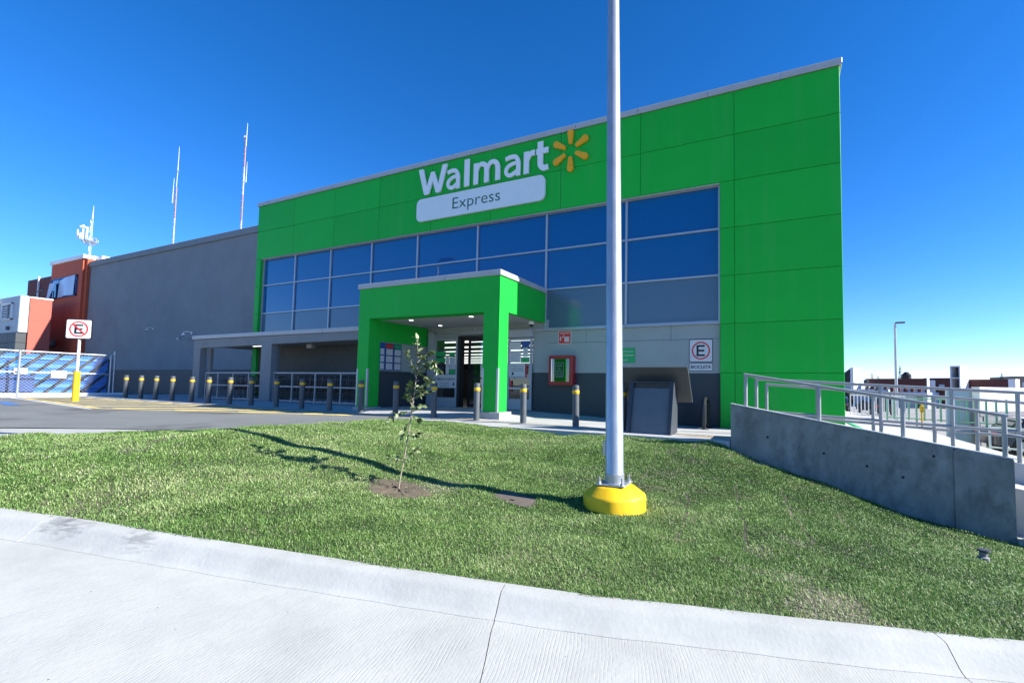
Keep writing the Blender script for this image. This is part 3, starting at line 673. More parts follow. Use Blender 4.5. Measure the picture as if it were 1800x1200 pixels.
# green cladding: every panel by itself, joints open behind
vj = [-22.8, -20.14, -17.44, -14.77, -12.03, -9.29, -6.52, -3.8, -1.09, 1.5]
rows_top = [6.84, 8.16, 9.42]; rows_all = [-0.30, 1.43, 2.80, 4.15, 5.50, 6.84, 8.16, 9.42]
J = 0.006
proto = {}
def panel(x0, x1, z0, z1, side=False):
    w, hh = round(x1-x0, 2), round(z1-z0, 2); key = (w, hh)
    c = ((x0+x1)/2, F+0.05, (z0+z1)/2)
    if key not in proto:
        m = MB(); a, b, e = w/2-J, hh/2-J, 0.006
        x_, z_ = c[0], c[2]
        fr = [(x_-a+e, F, z_-b+e), (x_+a-e, F, z_-b+e), (x_+a-e, F, z_+b-e), (x_-a+e, F, z_+b-e)]
        m2 = [(x_-a, F+e, z_-b), (x_+a, F+e, z_-b), (x_+a, F+e, z_+b), (x_-a, F+e, z_+b)]
        bk = [(x, F+0.05, z) for x, _, z in m2]
        m.loft([fr, m2, bk], 0, True, True)
        proto[key] = obj('cladding_panel', m, green, store, loc=c)
    else:
        d = proto[key].copy(); COL.objects.link(d); d.parent = store; d.location = Vector(c)-wloc(store); d.rotation_euler = (R(RNG.normal(0, 0.07)), 0, R(RNG.normal(0, 0.07)))
for a, b in zip(vj, vj[1:]):
    if a == -1.09: continue
    for z0, z1 in zip(rows_top, rows_top[1:]):
        if b > -1.2: panel(a, b, z0, z1)
        else: panel(a, b, z0, z1)
for z0, z1 in zip(rows_all, rows_all[1:]): panel(-1.09, 1.5, z0, z1)
for z0, z1 in zip(rows_all[:5], rows_all[1:6]): panel(-1.47, -1.09, z0, z1)
for z0, z1 in zip(rows_all[2:5], rows_all[3:6]): panel(-22.8, -22.46, z0, z1)
m = MB(); gd = mat('green_joint_backing', (0.001, 0.38, 0.034), 0.7)
m.box(-22.79, 1.49, F+0.032, 13.60, 6.86, 9.42); m.box(-1.46, 1.49, F+0.032, 13.60, -1.1, 6.86); m.box(-22.79, -22.47, F+0.032, 13.60, 0, 6.86)
P('cladding_backing', m, gd)
m = MB(); m.box(-22.465, -22.455, F+0.004, 13.42, 2.8, 6.835); m.box(-1.475, -1.467, F+0.004, 13.42, -0.3, 6.835); m.box(-22.46, -1.47, F+0.004, 13.42, 6.826, 6.838); P('reveal', m, green)
# right-hand return of the cladding, panel by panel
for z0, z1 in zip(rows_all, rows_all[1:]):
    m = MB(); m.box(1.475, 1.502, F+0.058, 15.8, z0+J, z1-J); P('return_panel', m, green)
# coping in lengths
cx_ = [-22.86, -18.6, -14.4, -10.2, -6.0, -3.9, -1.8, 0.1, 1.56]
for a, b in zip(cx_, cx_[1:]):
    m = MB(); m.box(a+0.004, b-0.004, F-0.045, 13.75, 9.42+0.002, 9.60, bv=0.01); m.box(a+0.004, b-0.004, F-0.058, F-0.043, 9.405, 9.45)
    P('coping', m, capm)
m = MB(); m.box(1.44, 1.56, 13.752, 46, 9.42, 9.60); P('coping', m, capm)
m = MB(); m.box(1.502, 1.75, 15.5, 15.75, 4.05, 4.35, bv=0.03); P('side_light', m, capm)

# window band
G = 13.38
mx_ = [-22.46, -20.10, -17.72, -15.25, -12.78, -9.92, -7.08, -4.27, -1.475]
mz_ = [2.87, 4.21, 5.55, 6.84]
bandm = thing('window_band', None, None, (-12, G, 2.87), parent=store)
gpro = {}
for i, (a, b) in enumerate(zip(mx_, mx_[1:])):
    for k, (z0, z1) in enumerate(zip(mz_, mz_[1:])):
        m = MB(); tl = RNG.normal(0, 0.0007, 2)
        m.add([(a, G+tl[0], z0), (b, G+tl[1], z0), (b, G+tl[1]+0.001, z1), (a, G+tl[0]-0.001, z1), (a, G+.02, z0), (b, G+.02, z0), (b, G+.02, z1), (a, G+.02, z1)], [(0, 1, 2, 3), (7, 6, 5, 4), (0, 4, 5, 1), (1, 5, 6, 2), (2, 6, 7, 3), (3, 7, 4, 0)])
        obj('spandrel_pane' if k == 0 else 'glass_pane', m, spandrel if k == 0 else glass, bandm)
for i, x in enumerate(mx_):
    x = x+0.05 if i == 0 else (x-0.03 if i == len(mx_)-1 else x)
    m = MB(); m.box(x-0.034, x+0.034, G-0.062, G-0.002, mz_[0], mz_[-1]-0.004, bv=0.004); obj('mullion', m, alu, bandm)
for a, b in zip(mx_, mx_[1:]):
    for k, z in enumerate(mz_):
        z = z-0.03 if k == 3 else z+0.02 if k == 0 else z
        m = MB(); m.box(a+0.036, b-0.036, G-0.055, G-0.003, z-0.028, z+0.028, bv=0.004); obj('transom', m, alu, bandm)
m = MB(); m.box(-22.45, -1.48, F+0.01, G-0.064, 6.80, 6.825); obj('head_flashing', m, capm, bandm)
m = MB(); m.box(-22.45, -1.48, F+0.03, G+0.03, 2.815, 2.848); obj('sill', m, alu, bandm)

# wall under the window band, to the right of the porch: rendered boards with joints
W1 = 13.32
for a, b in ((-6.95, -5.58), (-5.58, -2.87), (-2.87, -1.478)):
    m = MB(); m.box(a+0.005, b-0.005, W1, W1+0.06, 2.40+0.005, 2.81); P('wall_board', m, wall_light)
m = MB(); m.box(-6.95, -1.478, W1, W1+0.06, 1.42, 2.395); P('wall_board', m, wall_light)
m = MB(); m.box(-6.95, -1.478, W1-0.004, W1+0.06, -0.35, 1.418); P('wall_base', m, dado)
m = MB(); m.box(-7.0, -1.476, W1+0.03, 13.61, -0.35, 2.82); P('wall_core', m, dado)
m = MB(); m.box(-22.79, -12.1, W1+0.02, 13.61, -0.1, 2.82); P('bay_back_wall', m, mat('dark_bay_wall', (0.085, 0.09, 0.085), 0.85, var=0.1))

# ---- entrance porch
porch = thing('porch', None, None, (-9.8, 10.6, 0.1), parent=store)
YF = 10.589; XL, XR = -12.585, -7.07
m = MB()
m.prism_xz([(XL, 0.22), (XL+0.49, 0.22), (XL+0.49, 3.09), (XR-0.53, 3.06), (XR-0.53, 0.24), (XR, 0.24), (XR, 4.075), (XL, 4.075)], YF, YF+0.47)
obj('front_frame', m, green, porch)
m = MB(); m.box(XR-0.16, XR, YF+0.472, 13.36, 3.09, 4.075); obj('side_beam', m, green, porch)
m = MB(); m.box(XL, XL+0.16, YF+0.472, 13.36, 3.09, 4.075); m.box(XL+0.1, XL+0.488, YF+0.472, 13.31, 2.39, 3.088); obj('side_beam', m, green, porch)
m = MB(); m.box(XL+0.162, XR-0.162, YF+0.472, 13.33, 3.085, 3.20); obj('soffit', m, soffit_m, porch)
m = MB(); m.box(XL+0.1, XR-0.1, YF+0.3, 13.3, 3.7, 4.02); obj('roof_deck', m, capm, porch)
for a, b in ((XL-0.05, -10.9), (-10.9, -9.0), (-9.0, XR+0.05)):
    m = MB(); m.box(a+0.003, b-0.003, YF-0.05, YF+0.52, 4.077, 4.235, bv=0.01); obj('coping', m, capm, porch)
for x0, x1 in ((XR-0.2, XR+0.05), (XL-0.05, XL+0.2)):
    m = MB(); m.box(x0, x1, YF+0.523, 13.35, 4.077, 4.235, bv=0.01); obj('coping', m, capm, porch)
m = MB(); m.box(XR-0.56, XR+0.12, YF-0.06, YF+0.55, -0.1, 0.238, bv=0.012); obj('plinth', m, kerb_conc, porch)
m = MB(); m.box(XL-0.06, XL+0.55, YF-0.06, YF+0.55, -0.1, 0.218, bv=0.012); obj('plinth', m, kerb_conc, porch)
for x in (XL, XL+0.49, XR-0.53, XR):
    m = MB(); s_ = 1 if x in (XL, XR-0.53) else -1
    m.box(min(x-0.006*s_, x+0.05*s_), max(x-0.006*s_, x+0.05*s_), YF-0.006, YF+0.0, 0.245, 1.46); m.box(min(x, x-0.006*s_), max(x, x-0.006*s_), YF, YF+0.05, 0.245, 1.46)
    obj('corner_guard', m, alu, porch)
# left inner wall of the porch
m = MB(); m.box(XL+0.12, XL+0.46, YF+0.473, 13.31, 1.412, 2.388); obj('inner_wall', m, wall_light, porch)
m = MB(); m.box(XL+0.12, XL+0.465, YF+0.473, 13.31, 0.1, 1.41); obj('inner_wall_base', m, dado, porch)
for x, y in ((-10.9, 11.2), (-10.9, 12.6), (-8.5, 11.2), (-8.5, 12.6)):
    d = MB(); d.cyl(x, y, 3.062, 3.084, 0.085, 0.085, 20); e = obj('downlight', d, capm, porch, smooth=30)
    d = MB(); d.cyl(x, y, 3.056, 3.0615, 0.066, 0.066, 20); obj('lamp_disc', d, lamp_e, e)
# plastered end wall with the doors
m = MB(); m.box(-12.12, -6.95, 13.33, 13.55, 2.70, 3.19); m.box(-7.52, -6.95, 13.33, 13.55, 1.43, 2.70); m.box(-12.12, -11.98, 13.33, 13.55, 0.0, 2.70)
obj('door_wall', m, wall_light, porch)
m = MB(); m.box(-7.50, -6.952, 13.325, 13.55, -0.05, 1.428); obj('door_wall_base', m, dado, porch)
m = MB(); m.box(-8.46, -7.50, 13.18, 13.33, 2.62, 2.88, bv=0.01); obj('sliding_door_header', m, white_alu, porch)
m = MB(); m.box(-11.98, -11.72, 13.20, 13.5, 0.14, 2.92, bv=0.01); obj('pilaster', m, white_alu, porch)
m = MB(); m.box(-9.6, -9.2, 13.26, 13.33, 2.80, 2.86, bv=0.01); obj('door_sensor', m, black_paint, porch)
# glazed door leaves (frame bars, panes)
def leaf_door(x0, x1, z0, z1, y, mids, lower):
    fr = MB(); w = 0.075
    fr.box(x0, x0+w, y, y+0.06, z0, z1); fr.box(x1-w, x1, y, y+0.06, z0, z1); fr.box(x0+w, x1-w, y, y+0.06, z1-w, z1); fr.box(x0+w, x1-w, y, y+0.06, z0, z0+lower)
    for z, hh in mids: fr.box(x0+w, x1-w, y, y+0.06, z, z+hh)
    d = obj('door_leaf', fr, white_alu, porch)
    p = MB(); p.box(x0+w, x1-w, y+0.025, y+0.035, z0+lower, z1-w); obj('pane', p, door_glass, d)
    return d
def clear_glass(name):
    m = bpy.data.materials.new(name); m.use_nodes = True; nt = m.node_tree; N = nt.nodes; L = nt.links
    gl = N.new('ShaderNodeBsdfGlossy'); gl.inputs['Roughness'].default_value = 0.02; gl.inputs['Color'].default_value = (1, 1, 1, 1)
    tr = N.new('ShaderNodeBsdfTransparent'); tr.inputs['Color'].default_value = (0.80, 0.86, 0.86, 1)
    fz = N.new('ShaderNodeFresnel'); fz.inputs['IOR'].default_value = 1.5; mx = N.new('ShaderNodeMixShader')
    L.new(fz.outputs[0], mx.inputs[0]); L.new(tr.outputs[0], mx.inputs[1]); L.new(gl.outputs[0], mx.inputs[2]); L.new(mx.outputs[0], N['Material Output'].inputs['Surface'])
    return m
door_glass = clear_glass('clear_door_glass')
DL = leaf_door(-11.70, -10.62, 0.17, 2.68, 13.24, [(1.22, 0.13)], 0.34)
DR = leaf_door(-8.46, -7.51, 0.17, 2.60, 13.24, [(1.24, 0.14)], 0.36)
DM = leaf_door(-10.42, -9.55, 0.17, 2.66, 13.62, [(1.2, 0.05)], 0.12)
for ch in DM.children: pass
DM.data.materials.clear(); DM.data.materials.append(black_paint)
m = MB(); m.box(-10.60, -10.50, 13.24, 13.5, 0.15, 2.76); m.box(-10.50, -8.47, 13.26, 13.5, 2.68, 2.76); obj('door_jamb', m, black_paint, porch)
# prints on the glass (flat sheets)
def sheet(parent, x0, x1, z0, z1, y, mt, name='poster', lines=0, head=None, lc=grey_print):
    m = MB(); m.box(x0, x1, y, y+0.004, z0, z1); mats = [mt, lc, green_print]
    if head: m.box(x0, x1, y-0.002, y, z1-(z1-z0)*head, z1, 2)
    for i in range(lines):
        z = z1-(z1-z0)*((head or 0.05)+0.08+(0.86-(head or 0))*i/max(1, lines)); ww = (x1-x0)*(0.8 if i % 3 else 0.62)
        m.box(x0+(x1-x0)*0.1, x0+(x1-x0)*0.1+ww, y-0.002, y, z-(z1-z0)*0.028, z, 1)
    return obj(name, m, mats, parent)
YP = 13.232
sheet(DL, -11.62, -11.15, 2.02, 2.20, YP, green_print); sheet(DL, -11.62, -11.15, 1.80, 1.96, YP, green_print)
sheet(DL, -11.62, -11.18, 1.36, 1.78, YP, black_print, lines=3, lc=grey_print); sheet(DL, -11.13, -10.98, 1.36, 1.98, YP, paper)
sheet(DL, -10.96, -10.70, 1.54, 1.98, YP, paper, lines=6, lc=blue_print); sheet(DL, -10.96, -10.70, 1.36, 1.53, YP, green_print); sheet(DL, -10.98, -10.72, 2.02, 2.16, YP, green_print)
m = MB(); m.box(-11.69, -10.64, YP, YP+0.004, 0.86, 1.34)
text(m, 'ESTIMADOS CLIENTES', -11.62, -10.70, 1.14, 1.22, YP, 0.002, 1, 0.01); text(m, 'Por su seguridad', -11.35, -10.95, 0.99, 1.05, YP, 0.002, 1); text(m, 'use cubrebocas', -11.35, -10.95, 0.91, 0.96, YP, 0.002, 1)
m.box(-10.78, -10.72, YP-0.002, YP, 0.94, 1.06, 1); obj('poster', m, [paper, black_print], DL)
sheet(DR, -8.38, -7.94, 2.22, 2.46, YP, paper, lines=3); sheet(DR, -8.38, -7.94, 1.80, 2.14, YP, paper, lines=5)
sheet(DR, -7.90, -7.60, 2.30, 2.50, YP, blue_print); sheet(DR, -7.84, -7.66, 1.96, 2.26, YP, paper, lines=4); sheet(DR, -7.92, -7.60, 1.76, 1.92, YP, green_print)
m = MB(); m.box(-8.40, -7.76, YP, YP+0.004, 1.30, 1.72)
for i, s in enumerate(('Por disposición oficial', 'el acceso a la tienda es', 'de una persona por familia')): text(m, s, -8.33, -7.83, 1.61-i*0.075, 1.665-i*0.075, YP, 0.002, 1)
m.box(-8.28, -8.20, YP-0.002, YP, 1.34, 1.43, 1); obj('poster', m, [paper, black_print], DR)
m = MB(); m.box(-7.74, -7.68, YP-0.002, YP+0.002, 1.25, 1.68); m.box(-8.34, -8.27, YP-0.002, YP+0.002, 0.78, 1.16); obj('red_tape', m, red_print, DR)
m = MB(); m.box(-8.40, -7.56, 13.20, 13.24, 0.86, 0.92); obj('push_bar', m, alu, DR)
# notice boards on the left inner wall (they face +X)
XW = XL+0.462
for y0, hd in ((11.08, blue_print), (11.33, red_print), (11.70, green_print)):
    m = MB(); w = 0.32 if y0 > 11.2 else 0.2
    m.box(XW, XW+0.02, y0-0.02, y0+w, 1.44, 2.36, 0); m.box(XW+0.02, XW+0.024, y0, y0+w-0.02, 2.20, 2.33, 1)
    for z in (1.47, 1.715, 1.96):
        m.box(XW+0.02, XW+0.024, y0+0.015, y0+w-0.035, z, z+0.20, 2)
        for q in range(4): m.box(XW+0.024, XW+0.025, y0+0.04, y0+w-0.08, z+0.035+q*0.04, z+0.045+q*0.04, 3)
    obj('notice_board', m, [blue_dark, hd, paper, grey_print], porch)
# sales hall seen through the doors
hall = thing('sales_hall', None, None, (-18, 25, 0.15), parent=store)
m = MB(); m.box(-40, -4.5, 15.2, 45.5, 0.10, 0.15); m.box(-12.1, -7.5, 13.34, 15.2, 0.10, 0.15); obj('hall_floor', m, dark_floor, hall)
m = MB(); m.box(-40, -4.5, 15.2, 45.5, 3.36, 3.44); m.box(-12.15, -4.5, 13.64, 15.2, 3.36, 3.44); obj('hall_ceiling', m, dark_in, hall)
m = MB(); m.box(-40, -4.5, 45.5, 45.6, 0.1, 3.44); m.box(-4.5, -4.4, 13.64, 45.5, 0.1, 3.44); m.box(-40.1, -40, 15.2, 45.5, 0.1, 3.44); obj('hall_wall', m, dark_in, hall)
for i in range(9):
    m = MB(); y = 17.0+i*2.9; m.box(-38, -6, y, y+0.16, 3.27, 3.34); obj('ceiling_strip', m, strip_e, hall)
for i in range(4):
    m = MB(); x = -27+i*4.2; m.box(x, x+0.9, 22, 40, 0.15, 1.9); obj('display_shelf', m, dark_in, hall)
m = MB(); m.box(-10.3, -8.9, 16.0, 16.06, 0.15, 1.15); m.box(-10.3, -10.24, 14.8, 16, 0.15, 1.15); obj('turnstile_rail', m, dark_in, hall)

# ---- trolley bay to the left of the porch
bay = thing('trolley_bay', None, None, (-18, 11.5, 0.1), parent=store)
YB = 11.5
m = MB()
m.prism_xz([(-24.16, -0.1), (-23.62, -0.1), (-23.62, 2.44), (-19.22, 2.49), (-19.22, -0.1), (-18.56, -0.1), (-18.56, 2.50), (-12.60, 2.55), (-12.60, 2.84), (-24.16, 2.82)], YB, YB+0.27)
obj('front_frame', m, wall_grey, bay)
m = MB(); m.box(-23.55, -23.35, YB+0.272, 11.9, -0.1, 2.42); obj('pier', m, wall_grey, bay)
m = MB(); m.box(-19.16, -18.62, YB+0.272, 11.9, -0.1, 2.46); obj('pier', m, wall_grey, bay)
m = MB(); m.box(-24.15, -12.60, YB+0.272, 13.33, 2.56, 2.80); m.box(-24.15, -22.83, 13.33, 14.7, 2.56, 2.80); obj('roof_slab', m, wall_grey, bay)
for i in range(4):
    a, b = -24.24+i*2.91, -24.24+(i+1)*2.91
    m = MB(); m.box(a+0.003, min(b, -12.61)-0.003, YB-0.06, YB+0.4, 2.843, 3.01, bv=0.01); obj('coping', m, capm, bay)
m = MB(); m.box(-21.0, -19.75, 12.2, 12.28, 2.51, 2.555); obj('tube_light', m, strip_e, bay)
m = MB(); m.box(-17.6, -17.3, 12.3, 12.5, 2.38, 2.555, bv=0.02); obj('roof_speaker', m, capm, bay)
def corral(x0, x1, y, posts):
    r = group_part('trolley_rail', bay, (x0, y, 0.1))
    zt = lambda x: zwalk(x, y)
    for k, x in enumerate(posts):
        m = MB(); m.bar((x, y, zt(x)), (x, y, zt(x)+1.18), 0.05); obj('rail_post', m, rail_m, r)
    for hh in (1.155, 0.62, 0.06):
        m = MB(); m.bar((x0, y, zt(x0)+hh), (x1, y, zt(x1)+hh), 0.04, 0.05); obj('rail_bar', m, rail_m, r)
corral(-23.3, -19.2, 11.62, [-23.3, -22.35, -21.25, -20.15, -19.2])
corral(-18.5, -12.9, 11.62, [-18.5, -17.35, -16.0, -14.6, -12.9])

# ---- store lettering: each letter is a box of its own
logo = thing('store_sign', 'raised white store name letters and amber six-spoke burst above a rounded white plate', 'sign', (-9.9, 13.1, 7.2))
YL = 13.12
def letter(ch, x0, x1, z0, z1, off):
    m = MB(); text(m, ch, x0, x1, z0, z1, F-0.022, F-0.022-YL, 0, off); o = obj('letter', m, sign_white, logo); return o
def stroke_letter(polys, x0, x1, z0, z1):
    m = MB()
    for pl in polys: m.prism_xz([(x0+px*(x1-x0), z0+pz*(z1-z0)) for px, pz in pl], YL, F-0.022)
    return obj('letter', m, sign_white, logo)
LB, XH, CH = 8.235, 9.035, 9.275
stroke_letter([[(0.0, 0.985), (0.02, 1.0), (0.155, 1.0), (0.17, 0.985), (0.30, 0.32), (0.435, 0.80), (0.455, 0.82), (0.545, 0.82), (0.565, 0.80), (0.70, 0.32), (0.83, 0.985), (0.845, 1.0), (0.98, 1.0), (1.0, 0.985), (0.79, 0.03), (0.76, 0.0), (0.645, 0.0), (0.615, 0.03), (0.50, 0.48), (0.385, 0.03), (0.355, 0.0), (0.24, 0.0), (0.21, 0.03)]], -12.64, -11.24, LB, CH)
def ribbon_letter(strokes, x0, x1, z0, z1, w):
    """letter drawn as broad strokes along smooth centre lines (x in metres from x0, z from z0)"""
    m = MB()
    for k, (pts, ends) in enumerate(strokes):
        P_ = [Vector((x0+p[0], 0, z0+p[1])) for p in pts]; Q = []
        if len(P_) > 2:
            E_ = [P_[0]*2-P_[1]]+P_+[P_[-1]*2-P_[-2]]
            for i in range(1, len(E_)-2):
                for j in range(6):
                    t = j/6; A_, B_, C_, D_ = E_[i-1:i+3]; Q.append(0.5*((2*B_)+(C_-A_)*t+(2*A_-5*B_+4*C_-D_)*t*t+(3*B_-A_-3*C_+D_)*t**3))
            Q.append(P_[-1])
        else: Q = P_
        l, r = [], []
        for i, q in enumerate(Q):
            t = (Q[min(i+1, len(Q)-1)]-Q[max(i-1, 0)]).normalized(); n = Vector((-t.z, 0, t.x))
            ww = ends[0]+(ends[1]-ends[0])*i/(len(Q)-1); l.append(q+n*ww/2); r.append(q-n*ww/2)
        dy = 0.0015*k
        ringf = lambda s_: [(p.x, YL-dy, p.z) for p in s_]
        n = len(l); vs_ = [(p.x, YL-dy, p.z) for p in l]+[(p.x, YL-dy, p.z) for p in r]+[(p.x, F-0.022, p.z) for p in l]+[(p.x, F-0.022, p.z) for p in r]
        fs = []
        for i in range(n-1): fs += [(i, i+1, n+i+1, n+i), (2*n+i, 2*n+i+1, i+1, i), (n+i, n+i+1, 3*n+i+1, 3*n+i)]
        fs += [(0, n, 3*n, 2*n), (n-1, 3*n-1, 4*n-1, 2*n-1)]
        m.add(vs_, fs)
    return obj('letter', m, sign_white, logo)
def small_a(x0, x1):
    W_ = x1-x0; H_ = XH-LB
    s_ = [([(W_-0.095, 0.0), (W_-0.095, 0.30), (W_-0.10, 0.50), (W_-0.20, 0.68), (W_*0.42, H_-0.085), (0.075, H_-0.125)], (0.172, 0.145)),
          ([(W_-0.12, 0.475), (W_*0.50, 0.455), (0.16, 0.37), (0.10, 0.235), (0.18, 0.095), (0.33, 0.072), (W_-0.12, 0.19)], (0.125, 0.145))]
    ribbon_letter(s_, x0, x1, LB, XH, 0.18)
small_a(-11.30, -10.64)
m = MB(); m.box(-10.47, -10.215, YL, F-0.022, LB, CH, bv=0.03); obj('letter', m, sign_white, logo)
H_ = XH-LB
ribbon_letter([([(0.105, 0.0), (0.105, H_-0.02)], (0.20, 0.20)), ([(0.13, 0.50), (0.22, H_-0.13), (0.38, H_-0.09), (0.52, H_-0.17), (0.565, H_-0.36), (0.57, 0.0)], (0.14, 0.20)), ([(0.60, 0.50), (0.70, H_-0.13), (0.85, H_-0.09), (0.99, H_-0.17), (1.045, H_-0.36), (1.05, 0.0)], (0.14, 0.20))], -10.03, -8.86, LB, XH, 0.2)
small_a(-8.74, -8.04)
ribbon_letter([([(0.105, 0.0), (0.105, H_-0.02)], (0.20, 0.20)), ([(0.12, 0.44), (0.20, H_-0.20), (0.30, H_-0.115), (0.43, H_-0.105)], (0.14, 0.20))], -7.92, -7.50, LB, XH, 0.2)
ribbon_letter([([(0.155, CH-LB-0.02), (0.155, 0.42), (0.165, 0.22), (0.25, 0.105), (0.34, 0.085), (0.46, 0.105)], (0.21, 0.18)), ([(0.0, H_-0.115), (0.46, H_-0.115)], (0.19, 0.19))], -7.43, -6.955, LB, XH, 0.2)
SC = (-6.15, 8.72)
for k in range(6):
    a = math.pi/2 + k*math.pi/3
    m = MB(); ca, sa = math.cos(a), math.sin(a); pl = []
    def pt(r, w): return (SC[0]+ca*r-sa*w, SC[1]+sa*r+ca*w)
    pl = [pt(0.21, -0.035), pt(0.21, 0.035), pt(0.23, 0.062)] + [pt(0.61+0.105*math.cos(t), 0.112*math.sin(t)) for t in [math.pi/2-math.pi*i/8 for i in range(9)]] + [pt(0.23, -0.062)]
    m.prism_xz(pl, YL+0.01, F-0.02); m.prism_xz([(SC[0]+(x-SC[0])*0.97+ca*0.01, SC[1]+(z-SC[1])*0.97+sa*0.01) for x, z in pl], YL-0.012, YL+0.01)
    obj('burst_spoke', m, sign_amber, logo)
m = MB(); x0, x1, z0, z1, rr = -12.66, -7.06, 7.20, 8.08, 0.22
pl = []
for cx_, cz_, a0 in ((x1-rr, z0+rr, -90), (x1-rr, z1-rr, 0), (x0+rr, z1-rr, 90), (x0+rr, z0+rr, 180)):
    pl += [(cx_+rr*math.cos(R(a0+i*15)), cz_+rr*math.sin(R(a0+i*15))) for i in range(7)]
m.prism_xz(pl, 13.09, F-0.022); plate = obj('sign_plate', m, plate_white, logo)
m = MB(); text(m, 'Express', -10.92, -8.83, 7.33, 7.88, 13.09, 0.004, 0, -0.006); obj('lettering', m, sign_green, plate)
m = MB(); text(m, 'R', -6.99, -6.95, 8.25, 8.30, F-0.0, 0.02, 0); obj('trademark_dot', m, sign_white, logo)

# ---- wall signs and cabinets
def rounded(mb, x0, x1, z0, z1, r, y0, y1, mi=0):
    pl = []
    for cx_, cz_, a0 in ((x1-r, z0+r, -90), (x1-r, z1-r, 0), (x0+r, z1-r, 90), (x0+r, z0+r, 180)):
        pl += [(cx_+r*math.cos(R(a0+i*22.5)), cz_+r*math.sin(R(a0+i*22.5))) for i in range(5)]
    return mb.prism_xz(pl, y0, y1, mi)
def ring_xz(mb, cx_, cz_, r0, r1, y0, y1, mi, n=40):
    a = [(cx_+r1*math.cos(2*math.pi*i/n), cz_+r1*math.sin(2*math.pi*i/n)) for i in range(n)]; b = [(cx_+r0*math.cos(2*math.pi*i/n), cz_+r0*math.sin(2*math.pi*i/n)) for i in range(n)]
    vs_ = [(x, y0, z) for x, z in a]+[(x, y0, z) for x, z in b]+[(x, y1, z) for x, z in a]
    fs = [(i, (i+1) % n, (i+1) % n+n, i+n) for i in range(n)]+[(i, (i+1) % n, (i+1) % n+2*n, i+2*n) for i in range(n)]
    return mb.add(vs_, fs, mi)
def E_shape(mb, x0, x1, z0, z1, y0, y1, mi, t=0.2):
    w, hh = x1-x0, z1-z0; tv = t*w*1.25; th_ = t*hh*0.85
    return mb.prism_xz([(x0, z0), (x1, z0), (x1, z0+th_), (x0+tv, z0+th_), (x0+tv, z0+hh/2-th_/2), (x1-0.06*w, z0+hh/2-th_/2), (x1-0.06*w, z0+hh/2+th_/2), (x0+tv, z0+hh/2+th_/2), (x0+tv, z1-th_), (x1, z1-th_), (x1, z1), (x0, z1)], y0, y1, mi)
W0 = W1-0.004
t = thing('parking_sign', 'white bicycle parking sign with a black E in a red ring over a BICICLETA plate', 'sign', (-2.0, W0, 1.48))
m = MB(); rounded(m, -2.345, -1.685, 1.735, 2.395, 0.05, W0-0.012, W0-0.004, 0); rounded(m, -2.327, -1.703, 1.753, 2.377, 0.04, W0-0.0145, W0-0.012, 1); ring_xz(m, -2.015, 2.065, 0.215, 0.255, W0-0.017, W0-0.0145, 2); E_shape(m, -2.135, -1.905, 1.905, 2.225, W0-0.0175, W0-0.0145, 0)
obj('sign_face', m, [black_print, paper, red_print], t)
m = MB(); rounded(m, -2.345, -1.685, 1.485, 1.705, 0.03, W0-0.012, W0-0.004, 0); rounded(m, -2.333, -1.697, 1.497, 1.693, 0.025, W0-0.0145, W0-0.012, 1); text(m, 'BICICLETA', -2.295, -1.735, 1.555, 1.645, W0-0.0145, 0.003, 0, 0.02)
obj('name_plate', m, [black_print, paper], t)
t = thing('hydrant_sign', 'small square red HIDRANTE sign with white pictograms under the window band', 'sign', (-6.33, W1, 2.36))
m = MB(); m.box(-6.56, -6.10, W1-0.012, W1-0.002, 2.36, 2.80, 0); m.box(-6.54, -6.12, W1-0.0145, W1-0.012, 2.38, 2.78, 1)
text(m, 'HIDRANTE', -6.50, -6.16, 2.69, 2.745, W1-0.0145, 0.002, 0, 0.015)
m.box(-6.50, -6.465, W1-0.0165, W1-0.0145, 2.52, 2.60, 0); m.prism_xz([(-6.515, 2.52), (-6.4825, 2.455), (-6.45, 2.52)], W1-0.0165, W1-0.0145, 0)
for i in range(4): m.box(-6.34+i*0.045, -6.305+i*0.045, W1-0.0165, W1-0.0145, 2.43, 2.60, 0)
m.prism_xz([(-6.41, 2.56), (-6.34, 2.64), (-6.36, 2.66), (-6.43, 2.58)], W1-0.0165, W1-0.0145, 0)
obj('sign_face', m, [paper, red_print], t)
t = thing('suggestion_sign', 'small green customer suggestion sign half hidden behind the lamp post', 'sign', (-4.25, W1, 1.72))
m = MB(); m.box(-4.58, -3.955, W1-0.012, W1-0.002, 1.73, 2.19, 0); text(m, 'Cumplimiento', -4.52, -4.0, 2.05, 2.11, W1-0.012, 0.002, 1); text(m, 'de Clientes', -4.44, -4.0, 1.94, 2.0, W1-0.012, 0.002, 1); text(m, 'aquí', -4.34, -4.18, 1.78, 1.86, W1-0.012, 0.002, 1)
obj('sign_face', m, [green_print, paper], t)
t = thing('hose_cabinet', 'red fire hose cabinet with a dark glass door hung on the grey wall', 'fire cabinet', (-6.32, W1, 1.02))
m = MB(); xa, xb, za, zb, fr = -6.79, -5.93, 1.02, 1.975, 0.115
m.box(xa, xa+fr, 13.08, W0, za, zb, bv=0.01); m.box(xb-fr, xb, 13.08, W0, za, zb, bv=0.01); m.box(xa+fr, xb-fr, 13.08, W0, zb-fr, zb); m.box(xa+fr, xb-fr, 13.08, W0, za, za+fr); m.box(xa+fr, xb-fr, 13.20, W0, za+fr, zb-fr)
obj('cabinet_frame', m, red_m, t)
m = MB(); N_ = 24; pr = []
for i in range(N_+1):
    u = i/N_; pr.append((xa+fr+(xb-xa-2*fr)*u, 13.075-0.03*(1-(2*u-1)**14)))
m.loft([[(x, y, za+fr) for x, y in pr], [(x, y, zb-fr) for x, y in pr]], 0, False)
d = obj('cabinet_door', m, mirror_green, t, smooth=40)
